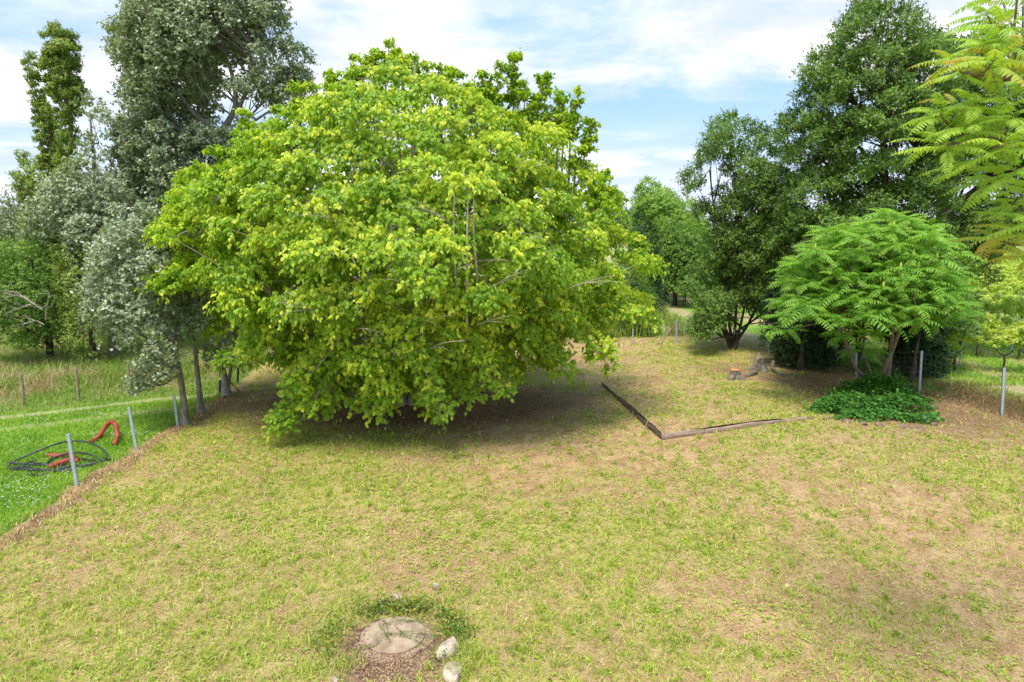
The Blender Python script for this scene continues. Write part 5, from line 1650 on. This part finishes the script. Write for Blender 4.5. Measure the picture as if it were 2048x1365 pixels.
protos = [vine_proto(s) for s in (1, 2, 3, 4)]
sites = []
rdirv = unit(np.array([.985, -.17])); rn = np.array([.17, .985])   # rows run almost across the view
o0 = G0(2000, 745)[:2]
for r_i in range(-1, 26):
    for c_i in range(-44, 36):
        xy = o0 + rn * (r_i * 2.35) + rdirv * (c_i * 1.35 + (r_i % 3) * .4) + rng.normal(0, .08, 2)
        x, y = xy
        if y < 19 or y > 78:
            continue
        px = 1024 + FPX * x / (y * CP + 5 * SP)
        d = (x - F6[0]) * fnor[0] + (y - F6[1]) * fnor[1]
        if d < 3.4 or px > 2110 or px < 1290 or (px < 1500 and y < 33):
            continue
        if px < 1650 and (px > 1570 or y > 58):
            continue
        # leave out what the dark bushes and the sumac crown hide
        if px < 1880 and px > 1600 and y > 36:
            continue
        sites.append((y, x, px))
sites.sort()
near_i, sites_rest = sites[:250], sites[250:]
front_labs = {0: "front row vine with a bare black forked trunk, nearest the right edge of the fence bank"}
used = set()
vines = []
for i, (y, x, px) in enumerate(near_i):
    pr = protos[i % 4]
    if pr.name not in used:
        used.add(pr.name); r_o = pr
    else:
        r_o = pr.copy(); sc.collection.objects.link(r_o)
        for ch in pr.children:
            c_ = ch.copy(); sc.collection.objects.link(c_); c_.parent = r_o
    r_o.location = (x, y, float(hgt(x, y)))
    r_o.rotation_euler = (0, 0, rng.normal(math.atan2(rdirv[1], rdirv[0]), .25) + (PI if rng.uniform() < .5 else 0))
    s_ = rng.uniform(.82, 1.05)
    r_o.scale = (s_, s_, s_ * rng.uniform(.9, 1.1))
    r_o["group"] = "grape vines in the rows beyond the right fence"
    rowd = ((y - o0[1]) * .985 + (x - o0[0]) * .17) / 2.35
    px = 1024 + FPX * x / (y * CP + 5 * SP)
    vines.append((r_o, int(round(rowd)), px))
ORD = "first second third fourth fifth sixth seventh eighth ninth tenth eleventh twelfth".split()
rowpos = {}
for r_o, rw, px in sorted(vines, key=lambda q_: -q_[2]):
    rw = max(rw, -1) + 1
    k = rowpos.get((rw, px > 1650), 0); rowpos[(rw, px > 1650)] = k + 1
    if px > 1650 and rw < 6 and k < 12 and px < 2048:
        r_o["label"] = "yellow-green grape vine, %s from the right in the %s row beyond the fence" % (ORD[k], ORD[rw])
    elif px > 2048:
        r_o["label"] = "yellow-green grape vine cut by the right edge of the view in the %s row" % (ORD[rw] if rw < 12 else "farther")
    elif px > 1650:
        r_o["label"] = "small yellow-green grape vine in the far rows right of the tallest oak"
    else:
        r_o["label"] = "small yellow-green grape vine glimpsed beyond the smaller oak"
if sites_rest:
    g = Geo()
    for (y, x, px) in sites_rest:
        pp = np.array([x, y, float(hgt(x, y)) + .95]) + rng.normal(0, 1, (60, 3)) * [.5, .22, .28]
        add_leaves(g, pp, rdir(60), np.array([[0, 0, 1.]]) + .5 * rdir(60), .22, 1, KITE, rng.uniform(0, 1, 60), (rng.uniform(0, 1, 60) < .3) * .8)
    tag(g.build("far_vine_rows", M['vine']), "farthest vine rows merging into one yellow-green band", "vine rows", None, "stuff")
# the vineyard's own stakes
vp = Geo(); vp.tube(np.array([[0, 0, -.1], [.01, 0, .6], [0.02, 0, 1.5]]), .022, 6)
pm = vp.mesh("vineyard_stake"); pm.materials.append(M['zinc'])
stk = sorted(((1918, 732), (1880, 700), (2020, 715), (2040, 700), (1955, 690), (1700, 690), (1895, 660), (1985, 655), (2030, 640), (1940, 640), (1500, 640), (1440, 640), (1540, 620), (1400, 645)))
nl_ = ORD + ["thirteenth", "fourteenth"]
for k, (px, py) in enumerate(stk):
    b = G(px, py)
    o_ = link_mesh("vineyard_stake", pm)
    o_.location = Vector(b); o_.rotation_euler = (rng.normal(0, .03), rng.normal(0, .03), 0)
    tag(o_, "thin grey stake among the vines, %s from the left of all the vineyard stakes" % nl_[k], "stake", "thin stakes in the vineyard")
